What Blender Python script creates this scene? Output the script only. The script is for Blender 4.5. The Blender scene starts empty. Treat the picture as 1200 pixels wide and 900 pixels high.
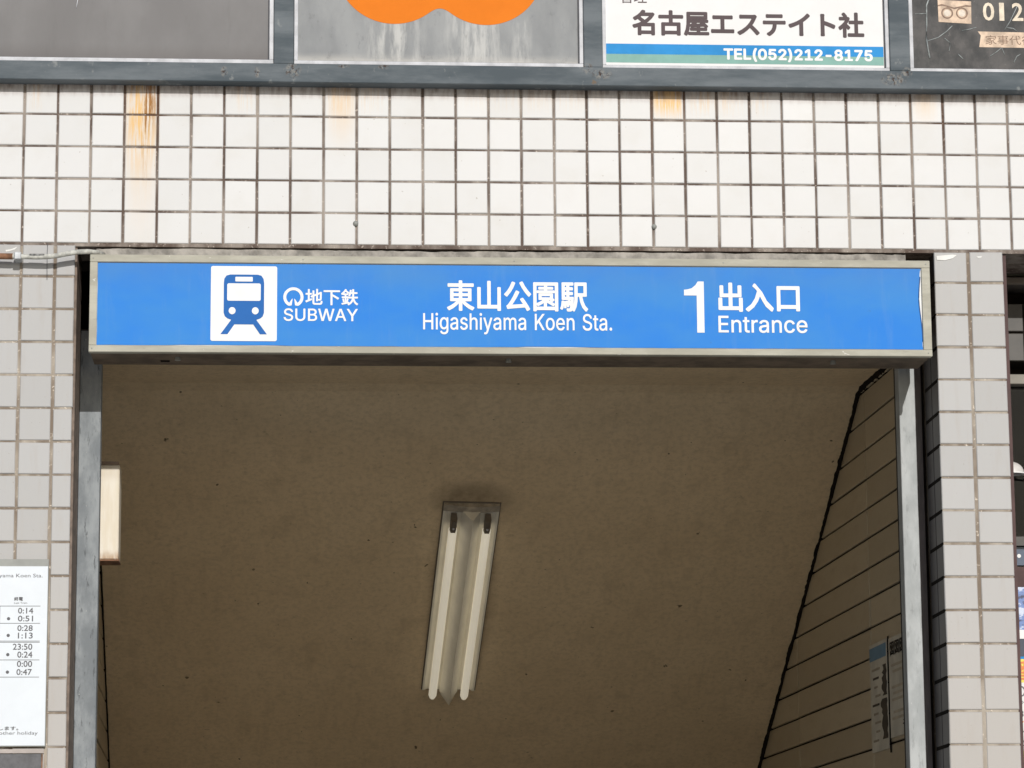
import bpy, bmesh, math, random
from mathutils import Vector, Matrix
random.seed(7)
scene = bpy.context.scene
COL = scene.collection

# ------------------------------------------------------------------ camera
F_PX, YAW, PITCH, ROLL = 3676.7, 0.0683, 0.1834, -0.0075
cam = bpy.data.cameras.new("camera")
cam.sensor_width = 36.0
cam.lens = F_PX * 36.0 / 1200.0
cam.clip_start, cam.clip_end = 0.1, 500.0
camo = bpy.data.objects.new("camera", cam)
COL.objects.link(camo)
fw = Vector((math.sin(YAW) * math.cos(PITCH), math.cos(YAW) * math.cos(PITCH), math.sin(PITCH)))
rt0 = Vector((math.cos(YAW), -math.sin(YAW), 0))
up0 = rt0.cross(fw)
rt = math.cos(ROLL) * rt0 + math.sin(ROLL) * up0
up = -math.sin(ROLL) * rt0 + math.cos(ROLL) * up0
M = Matrix((rt, up, -fw)).transposed().to_4x4()
M.translation = Vector((0.8353, -9.2208, 1.6044))
camo.matrix_world = M
scene.camera = camo

# ------------------------------------------------------------------ sky, sun, exposure
SUN_DIR = Vector((-0.16, 1.0, -0.47)).normalized()          # the way the light travels
EL = math.asin(-SUN_DIR.z)
AZ = math.atan2(-SUN_DIR.x, -SUN_DIR.y)                      # compass angle from +Y
world = bpy.data.worlds.new("World")
scene.world = world
world.use_nodes = True
wn = world.node_tree
for n in list(wn.nodes): wn.nodes.remove(n)
sky = wn.nodes.new("ShaderNodeTexSky")
sky.sky_type = 'NISHITA'
sky.sun_disc = False
sky.sun_elevation = EL
sky.sun_rotation = AZ
bg = wn.nodes.new("ShaderNodeBackground"); bg.inputs['Strength'].default_value = 0.062
wo = wn.nodes.new("ShaderNodeOutputWorld")
wn.links.new(sky.outputs[0], bg.inputs['Color']); wn.links.new(bg.outputs[0], wo.inputs['Surface'])
sun = bpy.data.lights.new("sun", 'SUN')
sun.energy = 2.98; sun.angle = math.radians(0.5); sun.color = (1.0, 0.965, 0.92)
suno = bpy.data.objects.new("sun", sun); COL.objects.link(suno)
suno.rotation_euler = SUN_DIR.to_track_quat('-Z', 'Y').to_euler()
suno.location = (3, -12, 9)
scene.view_settings.view_transform = 'Standard'
scene.view_settings.look = 'None'
scene.view_settings.exposure = 0.0
scene.view_settings.gamma = 1.0
scene.render.engine = 'CYCLES'
scene.cycles.max_bounces = 8
scene.cycles.diffuse_bounces = 5

# ------------------------------------------------------------------ node helpers
class NT:
    def __init__(s, name):
        s.m = bpy.data.materials.new(name); s.m.use_nodes = True
        s.t = s.m.node_tree
        s.b = s.t.nodes['Principled BSDF']
        s.pos = s.t.nodes.new('ShaderNodeNewGeometry').outputs['Position']
    def link(s, a, b): s.t.links.new(a, b)
    def math(s, op, a, b=None, c=None, clamp=False):
        n = s.t.nodes.new('ShaderNodeMath'); n.operation = op; n.use_clamp = clamp
        for i, v in enumerate((a, b, c)):
            if v is None: continue
            if isinstance(v, (int, float)): n.inputs[i].default_value = v
            else: s.link(v, n.inputs[i])
        return n.outputs[0]
    def sep(s):
        n = s.t.nodes.new('ShaderNodeSeparateXYZ'); s.link(s.pos, n.inputs[0]); return n.outputs
    def noise(s, scale=5.0, detail=4.0, rough=0.55, stretch=(1, 1, 1), off=(0, 0, 0)):
        mp = s.t.nodes.new('ShaderNodeMapping'); s.link(s.pos, mp.inputs['Vector'])
        mp.inputs['Scale'].default_value = stretch; mp.inputs['Location'].default_value = off
        n = s.t.nodes.new('ShaderNodeTexNoise'); s.link(mp.outputs[0], n.inputs['Vector'])
        n.inputs['Scale'].default_value = scale; n.inputs['Detail'].default_value = detail
        n.inputs['Roughness'].default_value = rough
        return n.outputs['Fac']
    def ramp(s, v, lo, hi, a=0.0, b=1.0):
        n = s.t.nodes.new('ShaderNodeMapRange'); n.interpolation_type = 'SMOOTHSTEP'
        s.link(v, n.inputs['Value'])
        for k, x in (('From Min', lo), ('From Max', hi), ('To Min', a), ('To Max', b)): n.inputs[k].default_value = x
        return n.outputs[0]
    def mix(s, fac, a, b, mode='MIX'):
        n = s.t.nodes.new('ShaderNodeMix'); n.data_type = 'RGBA'; n.blend_type = mode
        for k, v in ((0, fac), (6, a), (7, b)):
            if isinstance(v, (int, float)): n.inputs[k].default_value = v
            elif isinstance(v, tuple): n.inputs[k].default_value = (*v, 1.0)
            else: s.link(v, n.inputs[k])
        return n.outputs[2]
    def rnd(s):
        return s.t.nodes.new('ShaderNodeObjectInfo').outputs['Random']
    def bump(s, h, strength=0.3, dist=0.002):
        n = s.t.nodes.new('ShaderNodeBump'); n.inputs['Strength'].default_value = strength
        n.inputs['Distance'].default_value = dist
        s.link(h, n.inputs['Height']); s.link(n.outputs[0], s.b.inputs['Normal'])
    def out(s, col, rough=0.5, metal=0.0, spec=0.5):
        if isinstance(col, tuple): s.b.inputs['Base Color'].default_value = (*col, 1)
        else: s.link(col, s.b.inputs['Base Color'])
        if isinstance(rough, (int, float)): s.b.inputs['Roughness'].default_value = rough
        else: s.link(rough, s.b.inputs['Roughness'])
        s.b.inputs['Metallic'].default_value = metal
        s.b.inputs['Specular IOR Level'].default_value = spec
        return s.m

def simple(name, col, rough=0.6, metal=0.0, var=0.12, scale=14.0, spec=0.5, bump=0.0, stretch=(1, 1, 1)):
    t = NT(name)
    n = t.noise(scale, 5, 0.6, stretch)
    f = t.ramp(n, 0.3, 0.7)
    c = t.mix(f, tuple(x * (1 - var) for x in col), tuple(min(1, x * (1 + var)) for x in col))
    if bump: t.bump(t.noise(scale * 6, 4, 0.6), bump, 0.001)
    return t.out(c, rough, metal, spec)

# ------------------------------------------------------------------ materials
def strip_tile_mat():
    t = NT('white_glazed_tile')
    x, y, z = t.sep()
    r = t.rnd()
    base = t.mix(t.ramp(r, 0.0, 1.0), (0.715, 0.718, 0.715), (0.745, 0.748, 0.747))
    base = t.mix(t.math('MULTIPLY', t.ramp(t.noise(9, 4), 0.45, 0.8), 0.22), base, (0.60, 0.57, 0.51))
    sp0 = t.ramp(t.noise(70, 3, 0.55, (1, 1, 1), (3, 9, 1)), 0.70, 0.735)
    base = t.mix(t.math('MULTIPLY', sp0, 0.5), base, (0.36, 0.31, 0.26))
    n1 = t.noise(1.0, 6, 0.7, (150, 30, 7))
    def stain(xc, w, zlen, k, lo=0.42, hi=0.62, ztop=4.24):
        d = t.math('DIVIDE', t.math('SUBTRACT', x, xc), w)
        g = t.math('SUBTRACT', 1.0, t.math('MULTIPLY', d, d), clamp=True)
        v = t.ramp(z, ztop - zlen, ztop - 0.15 * zlen)
        nn = t.ramp(n1, lo, hi)
        return t.math('MULTIPLY', t.math('MULTIPLY', t.math('MULTIPLY', g, v), nn), k)
    def soft(xc, w, zlen, k): return stain(xc, w, zlen, k, 0.15, 0.55)
    tot = None
    for a in (soft(0.352, 0.055, 0.60, 0.42), stain(0.352, 0.058, 0.34, 1.0, 0.40, 0.60), soft(0.955, 0.05, 0.24, 0.45), stain(0.94, 0.05, 0.12, 0.35), stain(0.66, 0.03, 0.12, 0.4), stain(1.04, 0.05, 0.12, 0.3),
              soft(1.95, 0.048, 0.118, 0.5), stain(1.945, 0.055, 0.115, 1.1, 0.36, 0.56), stain(1.985, 0.02, 0.115, 0.8), stain(2.06, 0.05, 0.11, 0.6), stain(2.14, 0.05, 0.11, 0.45), stain(2.23, 0.04, 0.11, 0.3),
              soft(2.745, 0.042, 0.13, 0.40), stain(0.03, 0.03, 0.12, 0.4), stain(1.55, 0.3, 0.1, 0.2)):
        tot = a if tot is None else t.math('ADD', tot, a)
    c = t.mix(t.math('MINIMUM', tot, 1.0), base, (0.80, 0.52, 0.22))
    core = t.math('MINIMUM', t.math('ADD', stain(0.376, 0.022, 0.19, 1.4, 0.44, 0.52), stain(0.362, 0.012, 0.36, 0.8, 0.46, 0.56)), 1.0)
    c = t.mix(core, c, (0.36, 0.17, 0.045))
    # dirt gathered under the beam, then the beam's shadow tinted in
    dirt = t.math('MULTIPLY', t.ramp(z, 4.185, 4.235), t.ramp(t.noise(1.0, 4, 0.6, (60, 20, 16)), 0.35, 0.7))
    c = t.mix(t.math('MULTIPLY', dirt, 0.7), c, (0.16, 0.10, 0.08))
    c = t.mix(t.math('MULTIPLY', t.ramp(z, 4.190, 4.215), 0.28), c, (0.36, 0.25, 0.22))  # mauve tint deepens the beam's cast shadow in the colour
    t.bump(t.noise(14, 2, 0.5), 0.12, 0.002)
    return t.out(c, 0.13, 0, 0.5)

def pillar_tile_mat():
    t = NT('grey_glazed_tile')
    x, y, z = t.sep()
    r = t.rnd()
    base = t.mix(t.ramp(r, 0.0, 1.0), (0.470, 0.468, 0.464), (0.505, 0.504, 0.502))
    warm = t.ramp(z, 3.1, 2.2)
    base = t.mix(t.math('MULTIPLY', warm, 0.40), base, (0.47, 0.43, 0.395))
    base = t.mix(t.math('MULTIPLY', t.ramp(t.noise(1.0, 5, 0.6, (40, 40, 6)), 0.5, 0.75), 0.22), base, (0.42, 0.37, 0.32))
    sp = t.ramp(t.noise(160, 2, 0.5), 0.72, 0.76)
    c = t.mix(t.math('MULTIPLY', sp, 0.6), base, (0.25, 0.2, 0.16))
    t.bump(t.noise(16, 3, 0.5), 0.15, 0.002)
    return t.out(c, 0.16, 0, 0.4)

def grout_mat(name, dark, light, lo=0.4, hi=0.65):
    t = NT(name)
    n = t.noise(1.0, 4, 0.6, (9, 9, 3.2))
    c = t.mix(t.ramp(n, lo, hi), dark, light)
    c = t.mix(t.math('MULTIPLY', t.ramp(t.noise(120, 3, 0.6), 0.6, 0.72), 0.6), c, tuple(min(1, v * 2.0) for v in light))
    x, y, z = t.sep()
    for xc, w, zb, k in ((0.395, 0.035, 3.95, 0.8), (0.30, 0.02, 4.05, 0.5), (1.995, 0.03, 4.08, 0.8), (2.70, 0.02, 3.95, 0.6), (2.79, 0.02, 3.98, 0.6), (1.90, 0.02, 3.9, 0.6)):
        d = t.math('DIVIDE', t.math('SUBTRACT', x, xc), w)
        g = t.math('MULTIPLY', t.math('SUBTRACT', 1.0, t.math('MULTIPLY', d, d), clamp=True), t.ramp(z, zb, 4.22))
        c = t.mix(t.math('MULTIPLY', g, k), c, (0.10, 0.045, 0.022))
    t.bump(t.noise(260, 3, 0.6), 0.6, 0.002)
    return t.out(c, 0.95, 0, 0.1)

def ceiling_mat():
    t = NT('aged_ceiling_paint')
    n = t.noise(2.6, 6, 0.62, (1, 1.0, 1))
    c = t.mix(t.ramp(n, 0.3, 0.72), (0.76, 0.60, 0.395), (0.82, 0.655, 0.44))
    n2 = t.noise(11, 5, 0.65, (1, 0.7, 1))
    c = t.mix(t.math('MULTIPLY', t.ramp(n2, 0.5, 0.75), 0.35), c, (0.50, 0.385, 0.25))
    s = t.ramp(t.noise(20, 2, 0.45), 0.765, 0.80)
    c = t.mix(t.math('MULTIPLY', s, 0.85), c, (0.07, 0.045, 0.025))
    s2 = t.ramp(t.noise(48, 2, 0.5, (1, 1, 1), (3, 1, 4)), 0.755, 0.79)
    c = t.mix(t.math('MULTIPLY', s2, 0.6), c, (0.10, 0.07, 0.04))
    n4 = t.noise(55, 5, 0.7)
    c = t.mix(t.math('MULTIPLY', t.ramp(n4, 0.40, 0.70), 0.50), c, (0.56, 0.44, 0.285))
    n6 = t.noise(24, 5, 0.75, (1, 1, 1), (7, 7, 7))
    c = t.mix(t.math('MULTIPLY', t.ramp(n6, 0.58, 0.72), 0.30), c, (0.33, 0.25, 0.155))
    s3 = t.ramp(t.noise(33, 2, 0.5, (1, 0.6, 1), (11, 5, 2)), 0.755, 0.785)
    c = t.mix(t.math('MULTIPLY', s3, 0.85), c, (0.06, 0.04, 0.025))
    n5 = t.noise(1.0, 4, 0.6, (26, 5, 5), (2, 2, 2))
    c = t.mix(t.math('MULTIPLY', t.ramp(n5, 0.52, 0.72), 0.16), c, (0.44, 0.33, 0.21))
    # soot drawn out from the lamp housing
    x, y, z = t.sep()
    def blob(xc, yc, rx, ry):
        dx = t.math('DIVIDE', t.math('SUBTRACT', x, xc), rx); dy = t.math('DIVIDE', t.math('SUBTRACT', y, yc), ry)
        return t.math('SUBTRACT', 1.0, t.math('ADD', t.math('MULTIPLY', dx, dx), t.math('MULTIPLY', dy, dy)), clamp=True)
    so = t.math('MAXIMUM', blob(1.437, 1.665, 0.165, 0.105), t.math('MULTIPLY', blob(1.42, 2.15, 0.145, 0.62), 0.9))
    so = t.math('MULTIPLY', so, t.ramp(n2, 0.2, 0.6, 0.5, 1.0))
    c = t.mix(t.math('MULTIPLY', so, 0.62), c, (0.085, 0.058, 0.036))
    t.bump(t.noise(70, 4, 0.6), 0.3, 0.003)
    return t.out(c, 0.9, 0, 0.2)

def beam_mat():
    t = NT('blue_grey_painted_steel')
    n = t.noise(1.0, 6, 0.65, (3, 8, 14))
    c = t.mix(t.ramp(n, 0.35, 0.7), (0.080, 0.100, 0.115), (0.165, 0.188, 0.205))
    n2 = t.ramp(t.noise(1.0, 4, 0.6, (28, 20, 20), (1, 2, 3)), 0.62, 0.75)
    c = t.mix(t.math('MULTIPLY', n2, 0.55), c, (0.36, 0.37, 0.36))
    n3 = t.ramp(t.noise(13, 5, 0.7, (1, 1, 1), (5, 5, 2)), 0.68, 0.74)
    c = t.mix(t.math('MULTIPLY', n3, 0.7), c, (0.20, 0.13, 0.07))
    x, y, z = t.sep()
    wear = None
    for xc, zc, rx, rz in ((0.805, 4.268, 0.030, 0.028), (1.742, 4.268, 0.035, 0.020), (1.70, 4.285, 0.02, 0.02), (2.640, 4.262, 0.045, 0.024), (2.68, 4.285, 0.02, 0.02), (0.60, 4.262, 0.012, 0.02), (0.70, 4.262, 0.012, 0.02), (1.08, 4.283, 0.02, 0.01), (0.96, 4.283, 0.02, 0.008)):
        dx = t.math('DIVIDE', t.math('SUBTRACT', x, xc), rx); dz = t.math('DIVIDE', t.math('SUBTRACT', z, zc), rz)
        g = t.math('SUBTRACT', 1.0, t.math('ADD', t.math('MULTIPLY', dx, dx), t.math('MULTIPLY', dz, dz)), clamp=True)
        wear = g if wear is None else t.math('ADD', wear, g)
    wn_ = t.noise(75, 4, 0.65)
    c = t.mix(t.math('MULTIPLY', wear, t.ramp(wn_, 0.46, 0.60), clamp=True), c, (0.27, 0.26, 0.24))
    c = t.mix(t.math('MULTIPLY', wear, t.ramp(t.noise(90, 4, 0.65, (1, 1, 1), (8, 8, 8)), 0.52, 0.60), clamp=True), c, (0.055, 0.035, 0.028))
    t.bump(t.noise(60, 3, 0.6), 0.2, 0.001)
    return t.out(c, 0.7, 0.0, 0.25)

def galv_mat(name, a, b, streak=(45, 45, 5), rough=0.7, metal=0.0, mark=0.5):
    t = NT(name)
    n = t.noise(1.0, 6, 0.65, (16, 16, 7))
    c = t.mix(t.ramp(n, 0.35, 0.68), a, b)
    sc = t.ramp(t.noise(1.0, 5, 0.7, (60, 60, 13), (2, 3, 1)), 0.56, 0.66)
    c = t.mix(t.math('MULTIPLY', sc, mark), c, tuple(v * 0.42 for v in a))
    sp = t.ramp(t.noise(75, 3, 0.6), 0.69, 0.73)
    c = t.mix(t.math('MULTIPLY', sp, 0.6), c, (0.72, 0.72, 0.70))
    return t.out(c, rough, metal, 0.25)

def cream_frame_mat():
    t = NT('weathered_aluminium_frame')
    n = t.noise(1.0, 6, 0.65, (5, 20, 20))
    c = t.mix(t.ramp(n, 0.35, 0.7), (0.40, 0.385, 0.32), (0.53, 0.515, 0.435))
    n2 = t.ramp(t.noise(1.0, 5, 0.7, (22, 30, 60), (4, 1, 1)), 0.62, 0.74)
    c = t.mix(t.math('MULTIPLY', n2, 0.5), c, (0.27, 0.25, 0.215))
    sp = t.ramp(t.noise(34, 3, 0.6, (1, 1, 2.2), (9, 1, 1)), 0.70, 0.73)
    c = t.mix(t.math('MULTIPLY', sp, 0.7), c, (0.85, 0.84, 0.80))
    return t.out(c, 0.7, 0.0, 0.25)

def blue_mat():
    t = NT('sun_faded_blue_film')
    x, y, z = t.sep()
    n = t.noise(1.0, 4, 0.55, (4, 4, 7))
    c = t.mix(t.ramp(n, 0.3, 0.7), (0.036, 0.235, 0.74), (0.058, 0.268, 0.69))
    dust = t.math('MULTIPLY', t.ramp(z, 3.54, 3.67), t.ramp(t.noise(1.0, 5, 0.6, (6, 6, 11), (1, 7, 1)), 0.25, 0.7, 0.35, 1.0))
    c = t.mix(t.math('MULTIPLY', dust, 0.42), c, (0.10, 0.25, 0.54))
    sp = t.ramp(t.noise(38, 2, 0.5, (1, 1, 1), (2, 8, 3)), 0.75, 0.79)
    c = t.mix(t.math('MULTIPLY', sp, 0.3), c, (0.08, 0.16, 0.35))
    st = t.ramp(t.noise(1.0, 5, 0.65, (30, 9, 5), (4, 4, 4)), 0.52, 0.75)
    c = t.mix(t.math('MULTIPLY', st, 0.13), c, (0.20, 0.36, 0.62))
    t.bump(t.noise(1.0, 3, 0.5, (3, 3, 6)), 0.35, 0.004)
    return t.out(c, 0.6, 0, 0.1)

def galv_sign_mat():
    t = NT('bare_weathered_sheet_metal')
    x, y, z = t.sep()
    n = t.noise(1.0, 6, 0.62, (9, 9, 4))
    c = t.mix(t.ramp(n, 0.32, 0.7), (0.27, 0.28, 0.288), (0.35, 0.36, 0.365))
    # pale run marks under the two lobes
    def run(xc, w):
        d = t.math('DIVIDE', t.math('SUBTRACT', x, xc), w)
        return t.math('SUBTRACT', 1.0, t.math('MULTIPLY', d, d), clamp=True)
    rr = t.math('ADD', t.math('ADD', run(1.115, 0.10), run(1.36, 0.11)), t.math('MULTIPLY', run(1.50, 0.035), 0.8))
    rr = t.math('MULTIPLY', rr, t.ramp(t.noise(1.0, 5, 0.65, (34, 9, 6)), 0.42, 0.68))
    c = t.mix(t.math('MULTIPLY', rr, 0.8), c, (0.62, 0.62, 0.60))
    bot = t.math('MULTIPLY', t.ramp(z, 4.335, 4.298), t.ramp(t.noise(1.0, 4, 0.6, (9, 9, 40)), 0.3, 0.6, 0.3, 1.0))
    c = t.mix(t.math('MULTIPLY', bot, 0.7), c, (0.60, 0.58, 0.54))
    dk = t.ramp(t.noise(60, 4, 0.65, (1, 1, 0.5)), 0.58, 0.75)
    c = t.mix(t.math('MULTIPLY', dk, 0.3), c, (0.14, 0.14, 0.145))
    t.bump(t.noise(45, 4, 0.6), 0.15, 0.001)
    return t.out(c, 0.75, 0.0, 0.25)

def old_panel_mat():
    t = NT('faded_dark_grey_acrylic')
    x, y, z = t.sep()
    n = t.noise(1.0, 6, 0.62, (5, 5, 3))
    c = t.mix(t.ramp(n, 0.3, 0.72), (0.185, 0.180, 0.180), (0.225, 0.22, 0.22))
    n2 = t.ramp(t.noise(1.0, 5, 0.7, (28, 9, 5), (3, 1, 2)), 0.55, 0.78)
    c = t.mix(t.math('MULTIPLY', n2, 0.22), c, (0.115, 0.108, 0.105))
    bot = t.ramp(z, 4.36, 4.30)
    c = t.mix(t.math('MULTIPLY', bot, 0.35), c, (0.10, 0.085, 0.08))
    return t.out(c, 0.5, 0, 0.2)

def dark_panel_mat():
    t = NT('scratched_black_acrylic')
    n = t.noise(1.0, 6, 0.65, (12, 12, 9))
    c = t.mix(t.ramp(n, 0.3, 0.72), (0.050, 0.052, 0.053), (0.135, 0.128, 0.125))
    sc = t.ramp(t.noise(1.0, 6, 0.75, (70, 20, 34), (2, 3, 6)), 0.64, 0.70)
    c = t.mix(t.math('MULTIPLY', sc, 0.6), c, (0.42, 0.40, 0.37))
    return t.out(c, 0.6, 0, 0.2)

M_TILE_SHADE = simple('shaded_reveal_tile', (0.115, 0.105, 0.105), 0.45, var=0.12, scale=8)  # reveal faces away from the sun; its shade is put into the colour
M_STRIP = strip_tile_mat(); M_PTILE = pillar_tile_mat()
M_G1 = grout_mat('brown_grout', (0.13, 0.098, 0.082), (0.38, 0.335, 0.295))
M_G2 = grout_mat('sandy_grout', (0.23, 0.185, 0.145), (0.47, 0.42, 0.355))
M_CEIL = ceiling_mat(); M_BEAM = beam_mat()
M_CREAM = cream_frame_mat(); M_BLUE = blue_mat()
M_WHITE = simple('white_vinyl_lettering', (0.86, 0.86, 0.85), 0.6, var=0.03)
M_JAMB = galv_mat('galvanised_steel', (0.20, 0.22, 0.235), (0.33, 0.355, 0.37), mark=0.75)
M_JAMBR = galv_mat('pale_galvanised_steel', (0.40, 0.42, 0.42), (0.53, 0.55, 0.55), mark=0.35)
M_UNDER = simple('grimy_box_underside', (0.17, 0.13, 0.095), 0.8, var=0.3)
M_DARK = simple('dark_cavity_paint', (0.030, 0.024, 0.022), 0.9, var=0.3)
M_BLACK = simple('black_caulk_and_gaps', (0.014, 0.011, 0.009), 0.95, var=0.4, spec=0.1)
M_ALU = simple('bright_aluminium_trim', (0.60, 0.61, 0.64), 0.6, 0.0, var=0.15, stretch=(1.5, 1.5, 1.5), spec=0.2)
M_ALUD = simple('shadow_gap_gasket', (0.05, 0.05, 0.06), 0.6)
M_GALV = galv_sign_mat(); M_OLD = old_panel_mat(); M_DKP = dark_panel_mat()
M_ORANGE = simple('orange_vinyl', (0.80, 0.215, 0.02), 0.7, var=0.03, spec=0.1)
M_WPANEL = simple('white_sign_face', (0.80, 0.80, 0.80), 0.6, var=0.02)
M_GREYTXT = simple('warm_grey_lettering', (0.125, 0.100, 0.104), 0.8, var=0.05, spec=0.1)
M_SKYBLUE = simple('sky_blue_band', (0.045, 0.29, 0.66), 0.7, var=0.08, spec=0.1)
M_MINT = simple('pale_green_band', (0.26, 0.46, 0.41), 0.7, var=0.08, spec=0.1)
M_PEACH = simple('sun_bleached_peach_print', (0.66, 0.50, 0.37), 0.6, var=0.3, scale=30)
M_BROWNTXT = simple('faded_brown_print', (0.24, 0.15, 0.10), 0.6, var=0.3, scale=60)
M_PAPER = simple('bluish_white_notice', (0.74, 0.79, 0.84), 0.4, var=0.02)
M_INK = simple('dark_grey_ink', (0.09, 0.09, 0.10), 0.5, var=0.1)
M_GREY = simple('grey_painted_trim', (0.30, 0.31, 0.29), 0.5, var=0.12)
def wtile_mat():
    t = NT('aged_stairwell_tile')
    c = t.mix(t.ramp(t.rnd(), 0.0, 1.0), (0.45, 0.385, 0.28), (0.55, 0.475, 0.35))
    c = t.mix(t.math('MULTIPLY', t.ramp(t.noise(1.0, 5, 0.65, (6, 6, 24)), 0.45, 0.75), 0.4), c, (0.36, 0.285, 0.185))
    c = t.mix(t.math('MULTIPLY', t.ramp(t.noise(60, 3, 0.6), 0.66, 0.72), 0.5), c, (0.22, 0.17, 0.11))
    t.bump(t.noise(12, 3, 0.5), 0.15, 0.002)
    return t.out(c, 0.28, 0, 0.5)
M_WTILE = wtile_mat()
M_LAMP = simple('dirty_enamelled_steel', (0.82, 0.78, 0.68), 0.38, var=0.06, scale=9, stretch=(3, 1, 1))
M_TUBE = simple('fluorescent_glass_added_glow', (0.90, 0.88, 0.80), 0.25, var=0.03)
_b = M_TUBE.node_tree.nodes['Principled BSDF']; _b.inputs['Emission Color'].default_value = (1.0, 0.90, 0.70, 1); _b.inputs['Emission Strength'].default_value = 0.36  # weak glow added to brighten the tubes against the ceiling
M_SOCK = simple('brown_plastic_socket_and_contact_shade', (0.17, 0.145, 0.115), 0.5)
def cream_mat():
    t = NT('cream_plastic')
    x, y, z = t.sep()
    c = t.mix(t.ramp(t.noise(1.0, 5, 0.6, (40, 40, 6)), 0.35, 0.7), (0.76, 0.69, 0.56), (0.84, 0.79, 0.69))
    g = t.math('MULTIPLY', t.ramp(z, 2.885, 2.852), t.ramp(t.noise(1.0, 4, 0.6, (70, 70, 14)), 0.3, 0.6, 0.2, 1.0))
    c = t.mix(t.math('MULTIPLY', g, 0.8), c, (0.42, 0.25, 0.13))
    g2 = t.math('MULTIPLY', t.ramp(z, 3.085, 3.12), 0.35)
    c = t.mix(g2, c, (0.58, 0.50, 0.38))
    return t.out(c, 0.5, 0, 0.3)
M_CREAMBOX = cream_mat()
M_RUST = simple('rusty_brown_metal', (0.24, 0.12, 0.065), 0.8, var=0.4, scale=40, bump=0.3)
M_CABLE = simple('flaking_white_painted_conduit', (0.50, 0.50, 0.46), 0.6, var=0.3, scale=60, bump=0.5)
M_MORTAR = simple('rough_grey_mortar', (0.34, 0.32, 0.29), 0.9, var=0.35, scale=24, bump=0.6)
M_ASPH = simple('grey_paving', (0.55, 0.54, 0.50), 0.9, var=0.12, scale=6)
M_ASPHALT = simple('asphalt', (0.055, 0.055, 0.057), 0.95, var=0.25, scale=30, bump=0.4)
M_CONC = simple('light_granite', (0.68, 0.66, 0.60), 0.9, var=0.15)
M_RENDER = simple('grey_render', (0.62, 0.60, 0.56), 0.9, var=0.1)
M_MAROON = simple('dark_maroon_edge', (0.085, 0.045, 0.042), 0.7, var=0.2)
M_TAUPE = simple('taupe_moulding', (0.18, 0.155, 0.135), 0.6, var=0.15, stretch=(1, 1, 6))
M_DTILE = simple('charcoal_tile', (0.062, 0.057, 0.050), 0.5, var=0.15, scale=20)
M_BPOST = simple('blue_photo_print', (0.12, 0.22, 0.50), 0.4, var=0.5, scale=30)
M_YEL = simple('yellow_print', (0.86, 0.70, 0.10), 0.45, var=0.05)
M_ORED = simple('orange_red_print', (0.75, 0.22, 0.04), 0.45, var=0.1)
M_OLDP = simple('yellowed_paper', (0.60, 0.56, 0.47), 0.7, var=0.12, scale=12)
M_OLDB = simple('faded_blue_print', (0.15, 0.27, 0.38), 0.7, var=0.1)
M_OLDINK = simple('faded_black_print', (0.055, 0.045, 0.035), 0.7, var=0.2)
M_SLATE = simple('dark_slate_board', (0.10, 0.10, 0.107), 0.5, var=0.25, scale=40)
def glass_mat():
    t = NT('shop_window_glass')
    t.b.inputs['Transmission Weight'].default_value = 1.0
    t.b.inputs['IOR'].default_value = 1.3
    return t.out((0.45, 0.47, 0.47), 0.02, 0, 0.5)
M_GLASS = glass_mat()

# ------------------------------------------------------------------ mesh helpers
def box(bm, x0, x1, y0, y1, z0, z1):
    v = [bm.verts.new(p) for p in ((x0, y0, z0), (x1, y0, z0), (x1, y1, z0), (x0, y1, z0), (x0, y0, z1), (x1, y0, z1), (x1, y1, z1), (x0, y1, z1))]
    for f in ((0, 3, 2, 1), (4, 5, 6, 7), (0, 1, 5, 4), (1, 2, 6, 5), (2, 3, 7, 6), (3, 0, 4, 7)): bm.faces.new([v[i] for i in f])
    return v
def bev(bm, w, seg=1):
    bmesh.ops.bevel(bm, geom=bm.edges[:], offset=w, segments=seg, affect='EDGES', profile=0.5)
def mesh(name, bm, mat, smooth=False):
    bmesh.ops.recalc_face_normals(bm, faces=bm.faces[:])
    me = bpy.data.meshes.new(name); bm.to_mesh(me); bm.free(); me.materials.append(mat)
    if smooth:
        for p in me.polygons: p.use_smooth = True
    return me
def link(name, me, parent=None, loc=(0, 0, 0)):
    o = bpy.data.objects.new(name, me); COL.objects.link(o); o.location = loc
    if parent: o.parent = parent
    return o
def obj(name, bm, mat, parent=None, smooth=False): return link(name, mesh(name, bm, mat, smooth), parent)
def bx(name, mat, parent, x0, x1, y0, y1, z0, z1, bevel=0.0):
    bm = bmesh.new(); box(bm, x0, x1, y0, y1, z0, z1)
    if bevel: bev(bm, bevel)
    return obj(name, bm, mat, parent)
def thing(name, label, cat, group=None):
    o = bpy.data.objects.new(name, None); COL.objects.link(o)
    o['label'] = label; o['category'] = cat
    if group: o['group'] = group
    return o
def settle(o, loc):
    """move an Empty to the base of its thing while its parts stay put"""
    o.location = loc
    for c in o.children: c.location = Vector(c.location) - Vector(loc)
def tag(o, label, cat, group=None):
    o['label'] = label; o['category'] = cat
    if group: o['group'] = group
    return o
def poly(name, mat, parent, loops, y, th=0.0012):
    """flat extruded outline(s) in the x-z plane, front at y"""
    bm = bmesh.new()
    for lp in loops:
        a = [bm.verts.new((px, y, pz)) for px, pz in lp]
        b = [bm.verts.new((px, y + th, pz)) for px, pz in lp]
        bm.faces.new(a); n = len(lp)
        for i in range(n): bm.faces.new((a[i], a[(i + 1) % n], b[(i + 1) % n], b[i]))
    return obj(name, bm, mat, parent)
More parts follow.
